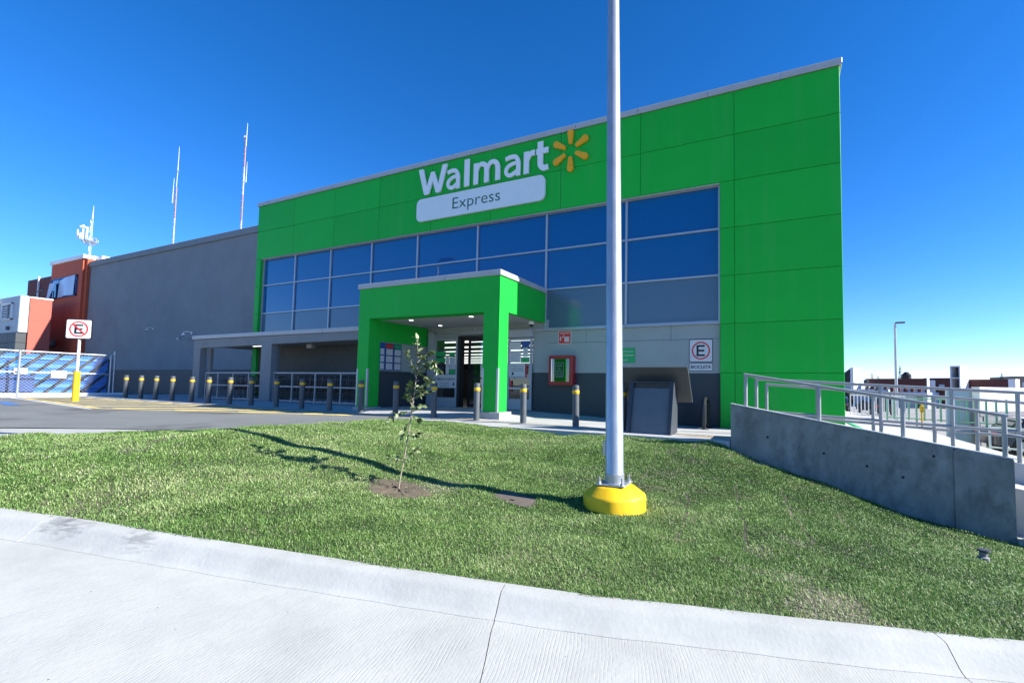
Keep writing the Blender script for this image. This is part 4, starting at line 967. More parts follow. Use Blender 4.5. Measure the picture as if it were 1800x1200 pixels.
m = MB(); x0, x1, z0, z1 = -6.52, -6.22, 1.28, 1.74
for a in ((x0, x1, z0, z0+.012), (x0, x1, z1-.012, z1), (x0, x0+.012, z0, z1), (x1-.012, x1, z0, z1)): m.box(a[0], a[1], 13.034, 13.037, a[2], a[3])
text(m, 'ROMPA', x0+0.05, x1-0.05, 1.62, 1.68, 13.037, 0.003); text(m, 'EL', x0+0.1, x1-0.1, 1.53, 1.59, 13.037, 0.003); text(m, 'CRISTAL', x0+0.04, x1-0.04, 1.44, 1.50, 13.037, 0.003); text(m, 'EN CASO', x0+0.04, x1-0.04, 1.36, 1.41, 13.037, 0.003); text(m, 'DE INCENDIO', x0+0.03, x1-0.03, 1.30, 1.34, 13.037, 0.003)
obj('lettering', m, grey_print, d)
m = MB(); m.box(-6.664, -6.650, 13.035, 13.06, za+fr, zb-fr); obj('trim_strip', m, chrome, t)
t = thing('dome_camera', 'small white dome camera under the right side of the porch ceiling', 'camera', (-7.5, 13.2, 3.0))
m = MB(); m.lathe(-7.36, 12.9, [(0.09, 3.083), (0.10, 3.02), (0.085, 2.99)], 16); obj('camera_base', m, white_paint, t, smooth=40)
m = MB(); m.lathe(-7.36, 12.9, [(0.075, 2.988), (0.06, 2.94), (0.02, 2.915)], 16); obj('camera_dome', m, black_paint, t, smooth=60)
def wall_camera(x, y, z, label):
    t = thing('wall_camera', label, 'camera', (x, y, z))
    m = MB(); m.box(x-0.05, x+0.05, y-0.03, y, z+0.12, z+0.30, bv=0.01); m.tube([(x, y-0.02, z+0.24), (x-0.08, y-0.25, z+0.30), (x-0.16, y-0.42, z+0.26), (x-0.17, y-0.44, z+0.12)], 0.022, 8); obj('camera_arm', m, white_paint, t)
    m = MB(); m.lathe(x-0.17, y-0.44, [(0.03, z+0.14), (0.085, z+0.10), (0.09, z+0.0)], 12); obj('camera_housing', m, white_paint, t, smooth=40)
    m = MB(); m.lathe(x-0.17, y-0.44, [(0.075, z), (0.06, z-0.06), (0.02, z-0.085)], 12); obj('camera_dome', m, black_paint, t, smooth=60)
    t.scale = (0.62, 0.62, 0.62)
wall_camera(-35.7, 14.75, 4.05, 'white camera on a bent arm high on the long grey side wall')
wall_camera(-24.4, YB, 3.02, 'white camera at the left end of the trolley bay roof edge')
t = thing('bullet_camera', 'pale bullet camera on the wall beside the left trolley bay pier', 'camera', (-31, 14.7, 3.2))
m = MB(); m.bar((-31.6, 14.3, 3.42), (-31.25, 14.05, 3.36), 0.14); m.bar((-31.4, 14.2, 3.40), (-31.4, 14.74, 3.44), 0.05); obj('camera_body', m, capm, t)
t = thing('wall_socket', 'small blue notice on the dark base of the grey side wall', 'notice', (-29.6, 14.7, 1.1))
m = MB(); m.box(-29.75, -29.5, 14.69, 14.705, 0.95, 1.35); obj('notice_face', m, blue_print, t)
# ================================================================ THINGS BY THE STORE
# ---- bollards
BX = [-26.99, -25.64, -24.4, -23.06, -21.6, -20.4, -19.0, -17.66, -16.2, -14.84, -13.45, -12.0, -10.53, -9.05, -7.55, -6.06, -4.56, -3.34]
BL = ['leftmost dark grey bollard with a yellow band, nearest the blue wire fence', 'second dark grey bollard from the blue wire fence, in front of the grey side wall', 'third dark grey bollard from the blue wire fence',
      'fourth dark grey bollard from the fence, in front of the grey side wall', 'dark grey bollard before the small service door left of the trolley bay', 'dark grey bollard before the left pier of the trolley bay',
      'dark grey bollard left in front of the first trolley row', 'dark grey bollard right in front of the first trolley row', 'dark grey bollard just right of the middle trolley bay pier', 'dark grey bollard in the middle before the second trolley row',
      'dark grey bollard at the right end of the second trolley row', 'dark grey bollard in front of the left green porch column', 'dark grey bollard behind the left side of the sapling', 'dark grey bollard right of the sapling before the left glass door leaf',
      'dark grey bollard in the dark doorway, just left of the right porch column', 'dark grey bollard before the right glass door leaf', 'dark grey bollard below the red hose cabinet, left of the lamp post', 'rightmost dark grey bollard, mostly hidden behind the lamp post']
b0 = None
for x, l in zip(BX, BL):
    z = zwalk(x, 10.3); loc = (x, 10.3, z)
    if b0 is None:
        b0 = thing('bollard', l, 'bollard', loc, 'bollards along the walkway edge')
        m = MB(); m.lathe(x, 10.3, [(0.082, z-0.12), (0.082, z+0.985), (0.078, z+1.01), (0.06, z+1.026), (0.0, z+1.03)], 20); obj('post', m, bollard_m, b0, smooth=35)
        m = MB(); m.lathe(x, 10.3, [(0.083, z+0.81), (0.0865, z+0.815), (0.0865, z+0.895), (0.083, z+0.90)], 20, 0, False); obj('reflective_band', m, yellow, b0, smooth=35)
    else:
        c = dup(b0, loc=loc); c['label'] = l
        c.rotation_euler = (R(RNG.normal(0, 0.35)), R(RNG.normal(0, 0.35)), RNG.uniform(0, 6))

# ---- lamp post on its yellow footing
LX, LY = LAMP; LZ = gz1(LX, LY)-0.02
lp = thing('lamp_post', 'tall galvanised lamp post on an octagonal yellow concrete footing in the grass', 'lamp post', (LX, LY, LZ))
m = MB(); r = []
for rad, z in ((0.372, -0.25), (0.375, 0.135), (0.370, 0.155), (0.352, 0.172), (0.25, 0.250), (0.232, 0.261), (0.20, 0.266), (0.001, 0.267)):
    ring = []
    for k in range(8):
        for da in (-14, -5, 5, 14):
            a = R(14+45*k+da); ring.append((LX+rad*(1.0-0.012*(abs(da) > 10))*math.cos(a), LY+rad*(1.0-0.012*(abs(da) > 10))*math.sin(a), LZ+z))
    r.append(ring)
m.loft(r, 0, True, True); obj('footing', m, yellow_conc, lp, smooth=38)
m = MB(); m.box(LX-0.175, LX+0.175, LY-0.175, LY+0.175, LZ+0.272, LZ+0.292, bv=0.004); obj('base_plate', m, galv, lp)
m = MB(); m.lathe(LX, LY, [(0.118, LZ+0.29), (0.118, LZ+0.40), (0.114, LZ+0.402), (0.110, LZ+0.41), (0.055, LZ+9.3)], 28); obj('pole', m, galv, lp, smooth=30)
for dx, dy in ((-1, -1), (1, -1), (1, 1), (-1, 1)):
    x, y = LX+dx*0.140, LY+dy*0.140
    m = MB(); m.cyl(x, y, LZ+0.285, LZ+0.375, 0.012, n=8); m.cyl(x, y, LZ+0.292, LZ+0.318, 0.024, n=6); obj('anchor_bolt', m, galv, lp)
m = MB(); d = Vector((-0.907, -0.42, 0)); p = Vector((LX, LY, 0))+d*0.118
m.bar((p.x, p.y, LZ+0.62), (p.x, p.y, LZ+0.78), 0.035); obj('hand_hole_cover', m, galv, lp)
m = MB(); m.tube([(LX, LY, LZ+9.25), (LX-0.05, LY-0.3, LZ+9.42), (LX-0.2, LY-1.2, LZ+9.5)], 0.035, 8); obj('arm', m, galv, lp)
m = MB(); m.box(LX-0.35, LX-0.08, LY-1.9, LY-1.15, LZ+9.43, LZ+9.53, bv=0.02); obj('lamp_head', m, bollard_m, lp)
lp.rotation_euler = (R(0.3), R(-0.65), 0)                       # stands a hair out of plumb

# ---- sapling
sx, sy = SAP; sz = gz1(sx, sy)
sp = thing('sapling', 'thin young tree with small pale green leaves in a bare soil pit on the grass', 'tree', (sx, sy, sz))
RT = Vector((0.907, 0.42, 0)); FW = Vector((-0.42, 0.907, 0)); K = 0.0069/4.1375
rs = random.Random(12)
def sp_pt(u, v, d=0.0): return Vector((sx, sy, sz)) + RT*((232+(u-232-(1130-v)*0.11)*0.86+(1130-v)*0.11-232)*K) + Vector((0, 0, 1))*((1130-v)*K) + FW*d
def br(pts, r0, r1, dd=0.0, name='branch'):
    n_ = len(pts); P_ = [sp_pt(u, v, dd*i/(n_-1)) for i, (u, v) in enumerate(pts)]
    # soften the corners
    Q = [P_[0]]
    for a, b in zip(P_, P_[1:]): Q += [a.lerp(b, 0.35), a.lerp(b, 0.7)]
    Q.append(P_[-1])
    m = MB(); m.tube(Q, [r0+(r1-r0)*i/(len(Q)-1) for i in range(len(Q))], 7); obj(name, m, bark, sp, smooth=50); return Q
trunk = br([(232, 1136), (246, 1010), (265, 920), (282, 780), (296, 690), (312, 520), (322, 410), (330, 310)], 0.0095, 0.0055, 0.03, 'trunk')
BR = [([(330, 310), (302, 215), (265, 150)], -0.05), ([(330, 310), (345, 190), (330, 95), (318, 32)], 0.04), ([(330, 310), (400, 250), (465, 212), (545, 262)], -0.10), ([(345, 200), (390, 140), (432, 125)], 0.1), ([(400, 250), (440, 200), (500, 205)], -0.14),
      ([(318, 470), (370, 432), (432, 420)], 0.12), ([(322, 440), (395, 385), (462, 322)], -0.1), ([(322, 420), (370, 400), (420, 345)], 0.15), ([(310, 560), (368, 522), (412, 520)], -0.08), ([(312, 520), (272, 470), (262, 430)], 0.06), ([(304, 570), (232, 560), (168, 612)], -0.12),
      ([(316, 480), (290, 420), (300, 380)], -0.05), ([(292, 700), (338, 742), (392, 722)], -0.08), ([(296, 640), (262, 690), (240, 730)], 0.03), ([(300, 600), (345, 610), (372, 622)], 0.05), ([(266, 905), (318, 872), (352, 850)], 0.08), ([(264, 922), (212, 902), (178, 888)], -0.08)]
def leaf_mesh(L_, w_, mt, fold=0.25, droop=0.2):
    n_ = 5; me = bpy.data.meshes.new('leaf'); vs_ = []; fs = []
    for i in range(n_+1):
        t = i/n_; ww = w_*math.sin(math.pi*min(1, t**0.8))*(1 if t < 1 else 0); z = -droop*L_*t*t
        vs_ += [(L_*t, -ww, z+fold*ww), (L_*t, 0, z), (L_*t, ww, z+fold*ww)]
    for i in range(n_):
        a = i*3; fs += [(a, a+3, a+4, a+1), (a+1, a+4, a+5, a+2)]
    me.from_pydata(vs_, [], fs); me.materials.append(mt)
    for p in me.polygons: p.use_smooth = True
    return me
leaf_t = bpy.data.materials['sapling_leaf']
LM = [leaf_mesh(0.086, 0.023, leafm), leaf_mesh(0.072, 0.020, leafm, 0.4, 0.4), leaf_mesh(0.080, 0.023, leaf_pale, 0.3, 0.1), leaf_mesh(0.062, 0.018, leafm, 0.1, 0.5), leaf_mesh(0.075, 0.021, leaf_pale, 0.2, 0.3)]
nleaf = 0
def add_leaf(p, d, s):
    global nleaf
    o = bpy.data.objects.new('leaf', rs.choice(LM)); COL.objects.link(o); o.parent = sp; o.location = p-Vector((sx, sy, sz))
    q = d.to_track_quat('X', 'Z'); o.rotation_mode = 'QUATERNION'; o.rotation_quaternion = q @ Matrix.Rotation(rs.uniform(-0.9, 0.9), 4, 'X').to_quaternion(); o.scale = (s, s, s); nleaf += 1
for pts, dd in BR:
    Q = br(pts, 0.0045, 0.002, dd)
    for i, p in enumerate(Q[1:], 1):
        t = (Q[min(i+1, len(Q)-1)]-Q[i-1]).normalized()
        for s_ in ((-1, 1, 1, -1) if p.z > sz+1.15 else (-1, 1)):
            side = t.cross(Vector((rs.uniform(-.5, .5), rs.uniform(-.5, .5), 1))).normalized()*s_
            add_leaf(p, (t*0.6+side*rs.uniform(0.5, 1.0)+Vector((0, 0, rs.uniform(-.5, .35)))).normalized(), rs.uniform(0.7, 1.3))
        if rs.random() < 0.8: add_leaf(p, (t+Vector((rs.uniform(-1, 1), rs.uniform(-1, 1), rs.uniform(-1, .3)))).normalized(), rs.uniform(0.7, 1.1))
    add_leaf(Q[-1], t, 1.2)
for i in range(10, len(trunk)-1):
    for s_ in (-1, 1):
        add_leaf(trunk[i], (RT*s_*rs.uniform(.4, 1)+FW*rs.uniform(-1, .6)+Vector((0, 0, rs.uniform(-.2, .6)))).normalized(), rs.uniform(0.7, 1.2))

# ---- valve box cover in the turf
vx, vy = BOX
t = thing('valve_box_cover', 'flat brown square cover set in the turf between the sapling and the lamp post', 'ground cover', (vx, vy, gz1(vx, vy)))
m = MB(); a, b = 0.32, 0.22
m.loft([[(vx+sx_*a*k, vy+sy_*b*k, gz1(vx+sx_*a, vy+sy_*b)+h) for sx_, sy_ in ((-1, -1), (0, -1.03), (1, -1), (1.04, 0), (1, 1), (0, 1.03), (-1, 1), (-1.03, 0))] for k, h in ((1.0, -0.06), (1.0, 0.004), (0.97, 0.009))], 0, True, True)
obj('lid', m, mat('muddy_concrete_lid', (0.12, 0.10, 0.08), 0.9, var=0.25, vscale=6, bump=0.4, bscale=40, dirt=(0.10, 0.075, 0.05), dscale=5), t)
m = MB(); m.bar((vx-0.03, vy-0.12, gz1(vx, vy-0.12)+0.012), (vx+0.03, vy-0.12, gz1(vx, vy-0.12)+0.012), 0.02, 0.01); obj('lift_handle', m, black_rubber, t)

# ---- sprinkler stub by the concrete wall
px_, py_ = 2.12, 6.85; pz_ = gz1(px_, py_)
t = thing('pipe_stub', 'short grey flanged pipe stub poking out of the grass near the concrete wall end', 'pipe', (px_, py_, pz_))
m = MB(); m.lathe(px_, py_, [(0.075, pz_-0.08), (0.075, pz_+0.055), (0.055, pz_+0.062), (0.046, pz_+0.07), (0.046, pz_+0.135)], 14); obj('pipe', m, stone_grey, t, smooth=30)
m = MB(); m.lathe(px_+0.01, py_, [(0.07, pz_+0.136), (0.082, pz_+0.15), (0.078, pz_+0.172), (0.0, pz_+0.178)], 14); obj('pipe_cap', m, bin_lit, t, smooth=30); t.scale = (0.75, 0.75, 0.75)

# ---- slanted steel drop bin
bx, by = -2.6, 9.95; bz = zwalk(bx, by)
t = thing('drop_bin', 'slate grey slanted steel bin with a tilted hood plate, right of the lamp post', 'bin', (bx, by, bz))
xl, xr = -3.10, -2.10
m = MB()
for x0, x1 in ((xl, xl+0.085), (xr-0.085, xr)):
    m = MB(); m.loft([[(x, 9.72, bz-0.03), (x, 10.20, bz-0.03), (x, 10.20, bz+1.13), (x, 10.06, bz+1.13)] for x in (x0, x1)], 0, True, True); obj('side_cheek', m, bin_m, t)
m = MB(); m.loft([[(x, 9.79, bz-0.02), (x, 9.83, bz-0.02), (x, 10.10, bz+1.0), (x, 10.06, bz+1.0)] for x in (xl+0.088, xr-0.088)], 0, True, True); obj('front_panel', m, mat('grey_bin_panel', (0.115, 0.132, 0.148), 0.5, var=0.1), t)
m = MB(); m.box(xl+0.088, xr-0.088, 10.10, 10.18, bz+0.98, bz+1.11); obj('slot', m, black_paint, t)
m = MB(); m.bar((xl, 10.10, bz+1.135), (xr, 10.10, bz+1.135), 0.05, 0.02); obj('top_bar', m, bin_lit, t)
m = MB(); m.box(xl+0.02, xr-0.02, 10.20, 10.55, bz, bz+0.95); obj('back_box', m, bin_m, t)
m = MB(); m.loft([[(x, 10.02, bz+1.47), (x, 10.06, bz+1.485), (x, 10.72, bz+0.70), (x, 10.68, bz+0.685)] for x in (-3.36, -1.80)], 0, True, True); obj('hood_plate', m, bin_lit, t)

# ---- bike rack hoops against the wall
for i, (x, l) in enumerate(((-2.72, 'black bike rack post under the hood edge of the slanted bin'), (-1.78, 'black bike rack post below the BICICLETA sign, nearest the green wall'))):
    z = zwalk(x, 12.6)
    t = thing('bike_rack', l, 'bike rack', (x, 12.6, z), 'bike racks below the parking sign')
    m = MB(); m.tube([(x, 12.25, z-0.03), (x, 12.25, z+0.58), (x, 12.33, z+0.74), (x, 12.48, z+0.80), (x, 12.78, z+0.80), (x, 12.92, z+0.72), (x, 12.97, z+0.58), (x, 12.97, z-0.03)], 0.055, 8); obj('hoop', m, black_paint, t, smooth=40)
    m = MB(); m.box(x-0.03, x+0.03, 12.3, 12.95, z+0.12, z+0.7); obj('infill_plate', m, black_paint, t)
    m = MB(); m.box(x-0.12, x+0.12, 12.15, 12.34, z-0.01, z+0.012); m.box(x-0.12, x+0.12, 12.88, 13.06, z-0.01, z+0.012); obj('foot_plate', m, black_paint, t)

# ---- concrete ramp wall with its railings
RY = 9.35
def ztop(x): return 0.690-0.1755*(x+0.853)
rw = thing('ramp_wall', 'stained cast concrete ramp wall sloping down to the right beside the grass bank', 'wall', (1.2, RY, -0.5))
xs_ = [-0.853+(3.29+0.853)*i/8 for i in range(9)]
def wallpiece(a, b, y0, y1, name, mt, dz=0.0, lo=-2.0):
    m = MB(); n_ = 8; r = []
    for i in range(n_+1):
        x = a+(b-a)*i/n_; zt = ztop(x)+dz
        r.append([(x, y0, lo), (x, y0, zt-0.012), (x, y0+0.012, zt), (x, y1-0.012, zt), (x, y1, zt-0.012), (x, y1, lo)])
    m.loft(r, 0, True, True); return obj(name, m, mt, rw)
wallpiece(-0.853, 2.56, RY, RY+0.2, 'wall_panel', wall_conc); wallpiece(2.58, 3.30, RY-0.012, RY+0.21, 'wall_panel', wall_conc)
m = MB(); r = []
for x in xs_:
    w_ = 0.004*math.sin(x*9)+0.003*math.sin(x*23); r.append([(x, RY-0.01+w_, ztop(x)+0.001), (x, RY-0.008+w_, ztop(x)+0.022), (x, RY+0.206, ztop(x)+0.022), (x, RY+0.208, ztop(x)+0.001)])
m.loft(r, 0, True, True); obj('top_skim', m, wall_top, rw)
m = MB(); m.box(2.555, 2.585, RY-0.02, RY+0.02, -1.6, ztop(2.57)-0.03, bv=0.008); obj('joint_bead', m, wall_conc, rw)
for x, z in ((0.72, -0.13), (1.37, -0.30), (1.88, -0.44), (2.30, -0.06), (-0.2, 0.1)):
    m = MB(); pts = [(x+0.022*math.cos(2*math.pi*i/12), z+0.022*math.sin(2*math.pi*i/12)) for i in range(12)]; m.prism_xz(pts, RY-0.003, RY+0.01); obj('tie_hole', m, black_rubber, rw)
m = MB(); m.box(3.30, 4.9, 9.28, 9.62, -2.2, -1.22); obj('footing', m, kerb_conc, rw)
def railing(label, y, top, mid, posts, ends, group='ramp railings', r=0.031):
    t = thing('ramp_railing', label, 'railing', (posts[0][0], y, posts[0][1]), group)
    m = MB(); m.tube([(x, y, z) for x, z in top], r, 10); obj('top_rail', m, rail_m, t, smooth=40)
    if mid: m = MB(); m.tube([(x, y, z) for x, z in mid], r*0.95, 10); obj('mid_rail', m, rail_m, t, smooth=40)
    for x, z, zt in posts: m = MB(); m.cyl(x, y, z, zt, r*1.12, n=12); obj('rail_post', m, rail_m, t, smooth=40)
    return t
ya = RY+0.10
railing('grey tube railing fixed on top of the concrete ramp wall', ya, [(-0.62, 1.275), (3.27, 0.635)], [(3.24, 0.345), (4.6, 0.12)], [(x, ztop(x)-0.02, 1.275-0.1645*(x+0.62)) for x in (-0.585, 0.66, 1.915, 3.235)], True)
railing('grey two-bar railing on the far side of the ramp behind the wall railing', 10.6, [(-0.46, 1.21), (5.4, 0.93)], [(-0.46, 0.53), (5.4, 0.24)], [(-0.44, -0.05, 1.21), (0.72, -0.1, 1.15), (1.80, -0.1, 1.10), (2.90, -0.2, 1.05), (3.82, -0.3, 1.0), (4.9, -0.4, 0.95)], True)
railing('furthest grey two-bar railing, along the upper landing behind the ramp', 11.6, [(-0.28, 1.11), (5.6, 0.72)], [(-0.28, 0.42), (5.6, 0.08)], [(-0.26, -0.05, 1.11), (0.78, -0.05, 1.04), (1.83, -0.05, 0.97), (2.88, -0.2, 0.90), (3.56, -0.28, 0.86), (4.4, -0.36, 0.80)], True)
t = thing('corner_post', 'thick grey tube post standing at the lower right end of the concrete wall', 'post', (3.46, 9.3, -1.22))
m = MB(); m.cyl(3.47, 9.27, -1.23, 0.33, 0.055, n=16); obj('tube', m, rail_m, t, smooth=40)
m = MB(); m.box(3.37, 3.57, 9.17, 9.37, -1.235, -1.215); obj('foot_plate', m, rail_m, t)
m = MB()
def zl(x): return 0.02 if x < 1.7 else 0.02-0.115*(x-1.7)
XS = [-0.84, 0.2, 1.0, 1.7, 2.4, 3.2, 4.0, 5.0]
m.loft([[(x, 9.56, -2), (x, 9.56, ztop(x)-0.45), (x, 10.5, ztop(x)-0.45), (x, 10.5, -2)] for x in XS], 0, True, True); obj('ramp', m, walk_conc, kind='structure')
m = MB(); m.loft([[(x, 10.52, -2), (x, 10.52, zl(x)), (x, 13.19, zl(x)), (x, 13.19, -2)] for x in XS[:3]+[1.59]], 0, True, True)
m.loft([[(x, 10.52, -2), (x, 10.52, zl(x)), (x, 30, zl(x)), (x, 30, -2)] for x in (1.6, 2.4, 3.2, 4.0, 4.4)], 0, True, True); obj('upper_landing', m, walk_conc, kind='structure')
m = MB(); m.box(1.9, 2.0, 12.2, 22, 0.0, 0.012); obj('green_marking', m, green_print, kind='structure')

# ---- trolleys nested in the bay
def trolley(x, y, z):
    t = thing('shopping_trolley', 'black wire shopping trolley nested in the trolley bay row', 'trolley', (x, y, z), 'nested shopping trolleys')
    m = MB(); W2, lo, hi = 0.25, 0.42, 0.86
    def ring(zz, k): return [(x-0.42+0.12*(1-k), y-W2*(0.8+0.2*k), zz), (x+0.42, y-W2*(0.85+0.15*k), zz), (x+0.42, y+W2*(0.85+0.15*k), zz), (x-0.42+0.12*(1-k), y+W2*(0.8+0.2*k), zz)]
    for k in (0, 0.33, 0.66, 1):
        rr = ring(z+lo+(hi-lo)*k, k)
        for a, b in zip(rr, rr[1:]+rr[:1]): m.bar(a, b, 0.012)
    r0, r1 = ring(z+lo, 0), ring(z+hi, 1)
    for e in range(4):
        for q in range(5):
            f_ = q/5; m.bar(Vector(r0[e]).lerp(Vector(r0[(e+1) % 4]), f_), Vector(r1[e]).lerp(Vector(r1[(e+1) % 4]), f_), 0.008)
    for q in range(6): m.bar(Vector(r0[0]).lerp(Vector(r0[3]), q/5), Vector(r0[1]).lerp(Vector(r0[2]), q/5), 0.008)
    obj('basket', m, black_paint, t)
    m = MB()
    for s_ in (-1, 1):
        m.tube([(x-0.36, y+s_*0.2, z+0.14), (x+0.36, y+s_*0.22, z+0.14), (x+0.45, y+s_*0.24, z+0.5), (x+0.52, y+s_*0.25, z+1.0)], 0.014, 6)
    obj('frame', m, trolley_grey, t)
    m = MB(); m.tube([(x+0.53, y-0.27, z+1.01), (x+0.53, y+0.27, z+1.01)], 0.02, 8); obj('handle', m, trolley_grey, t)
    for xx in (-0.33, 0.34):
        for s_ in (-1, 1):
            m = MB(); m.loft([[(x+xx+0.062*math.cos(2*math.pi*i/10), y+s_*0.2+q, z+0.065+0.062*math.sin(2*math.pi*i/10)) for i in range(10)] for q in (-0.015, 0.015)], 0, True, True); obj('wheel', m, trolley_wheel, t)
    return t
trolley_grey = mat('dull_trolley_steel', (0.14, 0.15, 0.17), 0.4, metal=0.6); trolley_wheel = mat('grey_wheel_rubber', (0.20, 0.20, 0.20), 0.7)
t0 = trolley(-22.6, 12.25, zwalk(-22.6, 12.25))
tl = {'a': 'black wire trolley in the nested row of the left bay', 'b': 'black wire trolley in the nested row of the right bay next to the porch'}
t0['label'] = tl['a']; t0['group'] = 'trolleys nested in the left bay'
for i in range(1, 9):
    x = -22.6+i*0.36; c = dup(t0, loc=(x, 12.25, zwalk(x, 12.25)))
for i in range(11):
    x = -18.0+i*0.36; c = dup(t0, loc=(x, 12.2, zwalk(x, 12.2))); c['label'] = tl['b']; c['group'] = 'trolleys nested in the right bay'

# ================================================================ LEFT SIDE
ns = thing('no_parking_sign', 'white no parking sign, crossed out E, on a thin pole in a yellow sleeve', 'sign', (-25.02, 8.05, zlot(-25)))
nz = zlot(-25)
m = MB(); m.cyl(-25.02, 8.05, nz, nz+2.5, 0.045, n=12); obj('pole', m, white_paint, ns, smooth=40)
m = MB(); m.lathe(-25.02, 8.05, [(0.105, nz-0.02), (0.105, nz+1.15), (0.09, nz+1.17), (0.046, nz+1.18)], 16); obj('sleeve', m, yellow, ns, smooth=35)
X_ = Vector((0.907, 0.42, 0)).normalized(); X_ = (Matrix.Rotation(R(14), 3, 'Z') @ X_); N_ = Vector((X_.y, -X_.x, 0)); O_ = Vector((-25.02, 8.05, 0)) + N_*0.055
def fr_map(mb, O, X, N):
    mb.v = [tuple(O + X*p[0] + N*(-p[1]) + Vector((0, 0, p[2]))) for p in mb.v]; return mb
m = MB(); zc = 2.93
rounded(m, -0.42, 0.42, zc-0.385, zc+0.385, 0.06, -0.012, 0.012, 0); rounded(m, -0.395, 0.395, zc-0.36, zc+0.36, 0.05, -0.015, -0.012, 1)
ring_xz(m, 0, zc, 0.255, 0.305, -0.020, -0.015, 2); E_shape(m, -0.14, 0.14, zc-0.185, zc+0.185, -0.019, -0.015, 0)
m.prism_xz([(-0.20, zc+0.165), (-0.165, zc+0.20), (0.20, zc-0.165), (0.165, zc-0.20)], -0.023, -0.0195, 2)
obj('sign_face', fr_map(m, O_, X_, N_), [black_print, white_paint, red_print], ns)

FX = -30.5
wf = thing('wire_fence', 'chain link fence on galvanised posts along a white concrete footing', 'fence', (FX, 8, 0.1))
m = MB(); m.box(FX-0.16, FX+0.16, 4.0, 11.6, -0.1, 0.30, bv=0.015); obj('footing', m, white_wall, wf)
for y, zt in ((4.85, 2.2), (7.93, 2.2), (11.0, 2.17), (11.14, 2.38)):
    m = MB(); m.cyl(FX+(0.17 if y < 9 else 0.0), y, 0.05 if y < 9 else 0.29, zt, 0.045, n=10); obj('fence_post', m, galv, wf, smooth=40)
for z in (2.16, 1.22):
    m = MB(); m.tube([(FX, 4.0, z+0.03), (FX, 11.14, z)], 0.032, 8); obj('fence_rail', m, galv, wf, smooth=40)
m = MB(); zb, zt, ya_, yb_ = 0.34, 2.15, 4.0, 11.0; sp_ = 0.13
k = ya_-(zt-zb)
while k < yb_:
    for s_ in (1, -1):
        p0, p1 = (k, zb), (k+(zt-zb), zt)
        y0, z0 = p0; y1, z1 = p1
        if y0 < ya_: z0 += ya_-y0; y0 = ya_
        if y1 > yb_: z1 -= y1-yb_; y1 = yb_
        if z1-z0 > 0.05:
            a, b = ((y0, z0), (y1, z1)) if s_ == 1 else ((y0, zb+zt-z0), (y1, zb+zt-z1))
            m.bar((FX+0.012*s_, a[0], a[1]), (FX+0.012*s_, b[0], b[1]), 0.0065)
    k += sp_
obj('chain_link', m, galv, wf, kind='stuff')
bs = thing('blue_screen', 'row of slanted blue ribbed plastic sheets stacked behind the chain link fence', 'plastic sheets', (FX-0.6, 8, 0.2))
zb, zt = 0.25, 2.08; i = 0; y = 1.8
rb = random.Random(3)
while y < 11.2:
    w_ = 0.42; dy = (zt-zb)*0.95
    r = []; NR = 12
    for j in range(NR+1):
        f_ = j/NR; yy = y+dy*f_; zz = zb+(zt-zb)*f_; off = 0.05*(j % 2)
        r.append([(FX-0.55-off, min(max(yy, 3.9), 11.1), zz), (FX-0.55-off, min(max(yy+w_, 3.9), 11.1), zz), (FX-0.60-off, min(max(yy+w_, 3.9), 11.1), zz), (FX-0.60-off, min(max(yy, 3.9), 11.1), zz)])
    m = MB(); m.loft(r, 0, True, True); obj('plastic_sheet', m, blue_tarp, bs)
    y += 0.60; i += 1
m = MB(); m.box(FX-1.3, FX-1.2, 3.8, 11.5, -0.1, 2.0); obj('back_board', m, mat('dark_timber', (0.05, 0.045, 0.04), 0.9, var=0.5, vscale=2), bs)
m = MB(); m.box(FX-0.54, FX-0.50, 7.3, 8.6, 0.35, 1.1); obj('loose_sheet', m, blue_dark, bs)
for y0, y1, z0, z1 in ((7.95, 8.35, 1.15, 1.42), (9.1, 9.6, 1.0, 1.35)):
    m = MB(); m.box(FX-0.50, FX-0.44, y0, y1, z0, z1); obj('pale_scrap', m, white_wall, bs)

salmon = mat('salmon_render', (0.42, 0.10, 0.07), 0.8, var=0.06)
# terracotta tower and its wing
tb = thing('terracotta_building', 'terracotta tower with pale coping and sheeted window at the left end of the store', 'building', (-45, 13.5, 0))
m = MB(); m.box(-47.15, -44.63, 13.5, 18, 0, 9.02); m.box(-44.61, -42.25, 13.5, 18, 0, 9.02); obj('wall', m, terra, tb)
m = MB(); m.box(-42.249, -41.95, 13.62, 18, 0, 9.02); obj('side_wall', m, terra, tb)
m = MB(); m.box(-47.3, -42.05, 13.42, 18.1, 9.022, 9.28, bv=0.012); m.box(-42.25, -41.35, 14.1, 18.1, 8.3, 9.27); obj('coping', m, white_paint, tb)
wfr = MB(); x0, x1, z0, z1 = -46.85, -42.85, 6.55, 7.95
for a in ((x0, x1, z0, z0+.09), (x0, x1, z1-.09, z1), (x0, x0+.09, z0, z1), (x1-.09, x1, z0, z1)): wfr.box(a[0], a[1], 13.42, 13.52, a[2], a[3])
wfr.box(-45.6, -45.5, 13.43, 13.52, z0, z1)
wi = obj('window', wfr, blue_dark, tb); m = MB(); m.box(x0+.09, x1-.09, 13.46, 13.49, z0+.09, z1-.09); obj('pane', m, glass, wi)
m = MB(); r = []
for j in range(9):
    f_ = j/8; x = -45.35+2.35*f_; r.append([(x, 13.34+0.05*math.sin(f_*9), 6.55+0.25*f_*0.3), (x, 13.36+0.04*math.sin(f_*7+1), 7.75+0.22*f_)])
m.loft(r, 0, False); r = []
for j in range(6):
    f_ = j/5; x = -46.75+1.15*f_; r.append([(x, 13.2+0.16*math.sin(f_*5), 6.30+0.30*f_), (x+0.08, 13.3+0.06*math.sin(f_*6), 7.62+0.10*f_)])
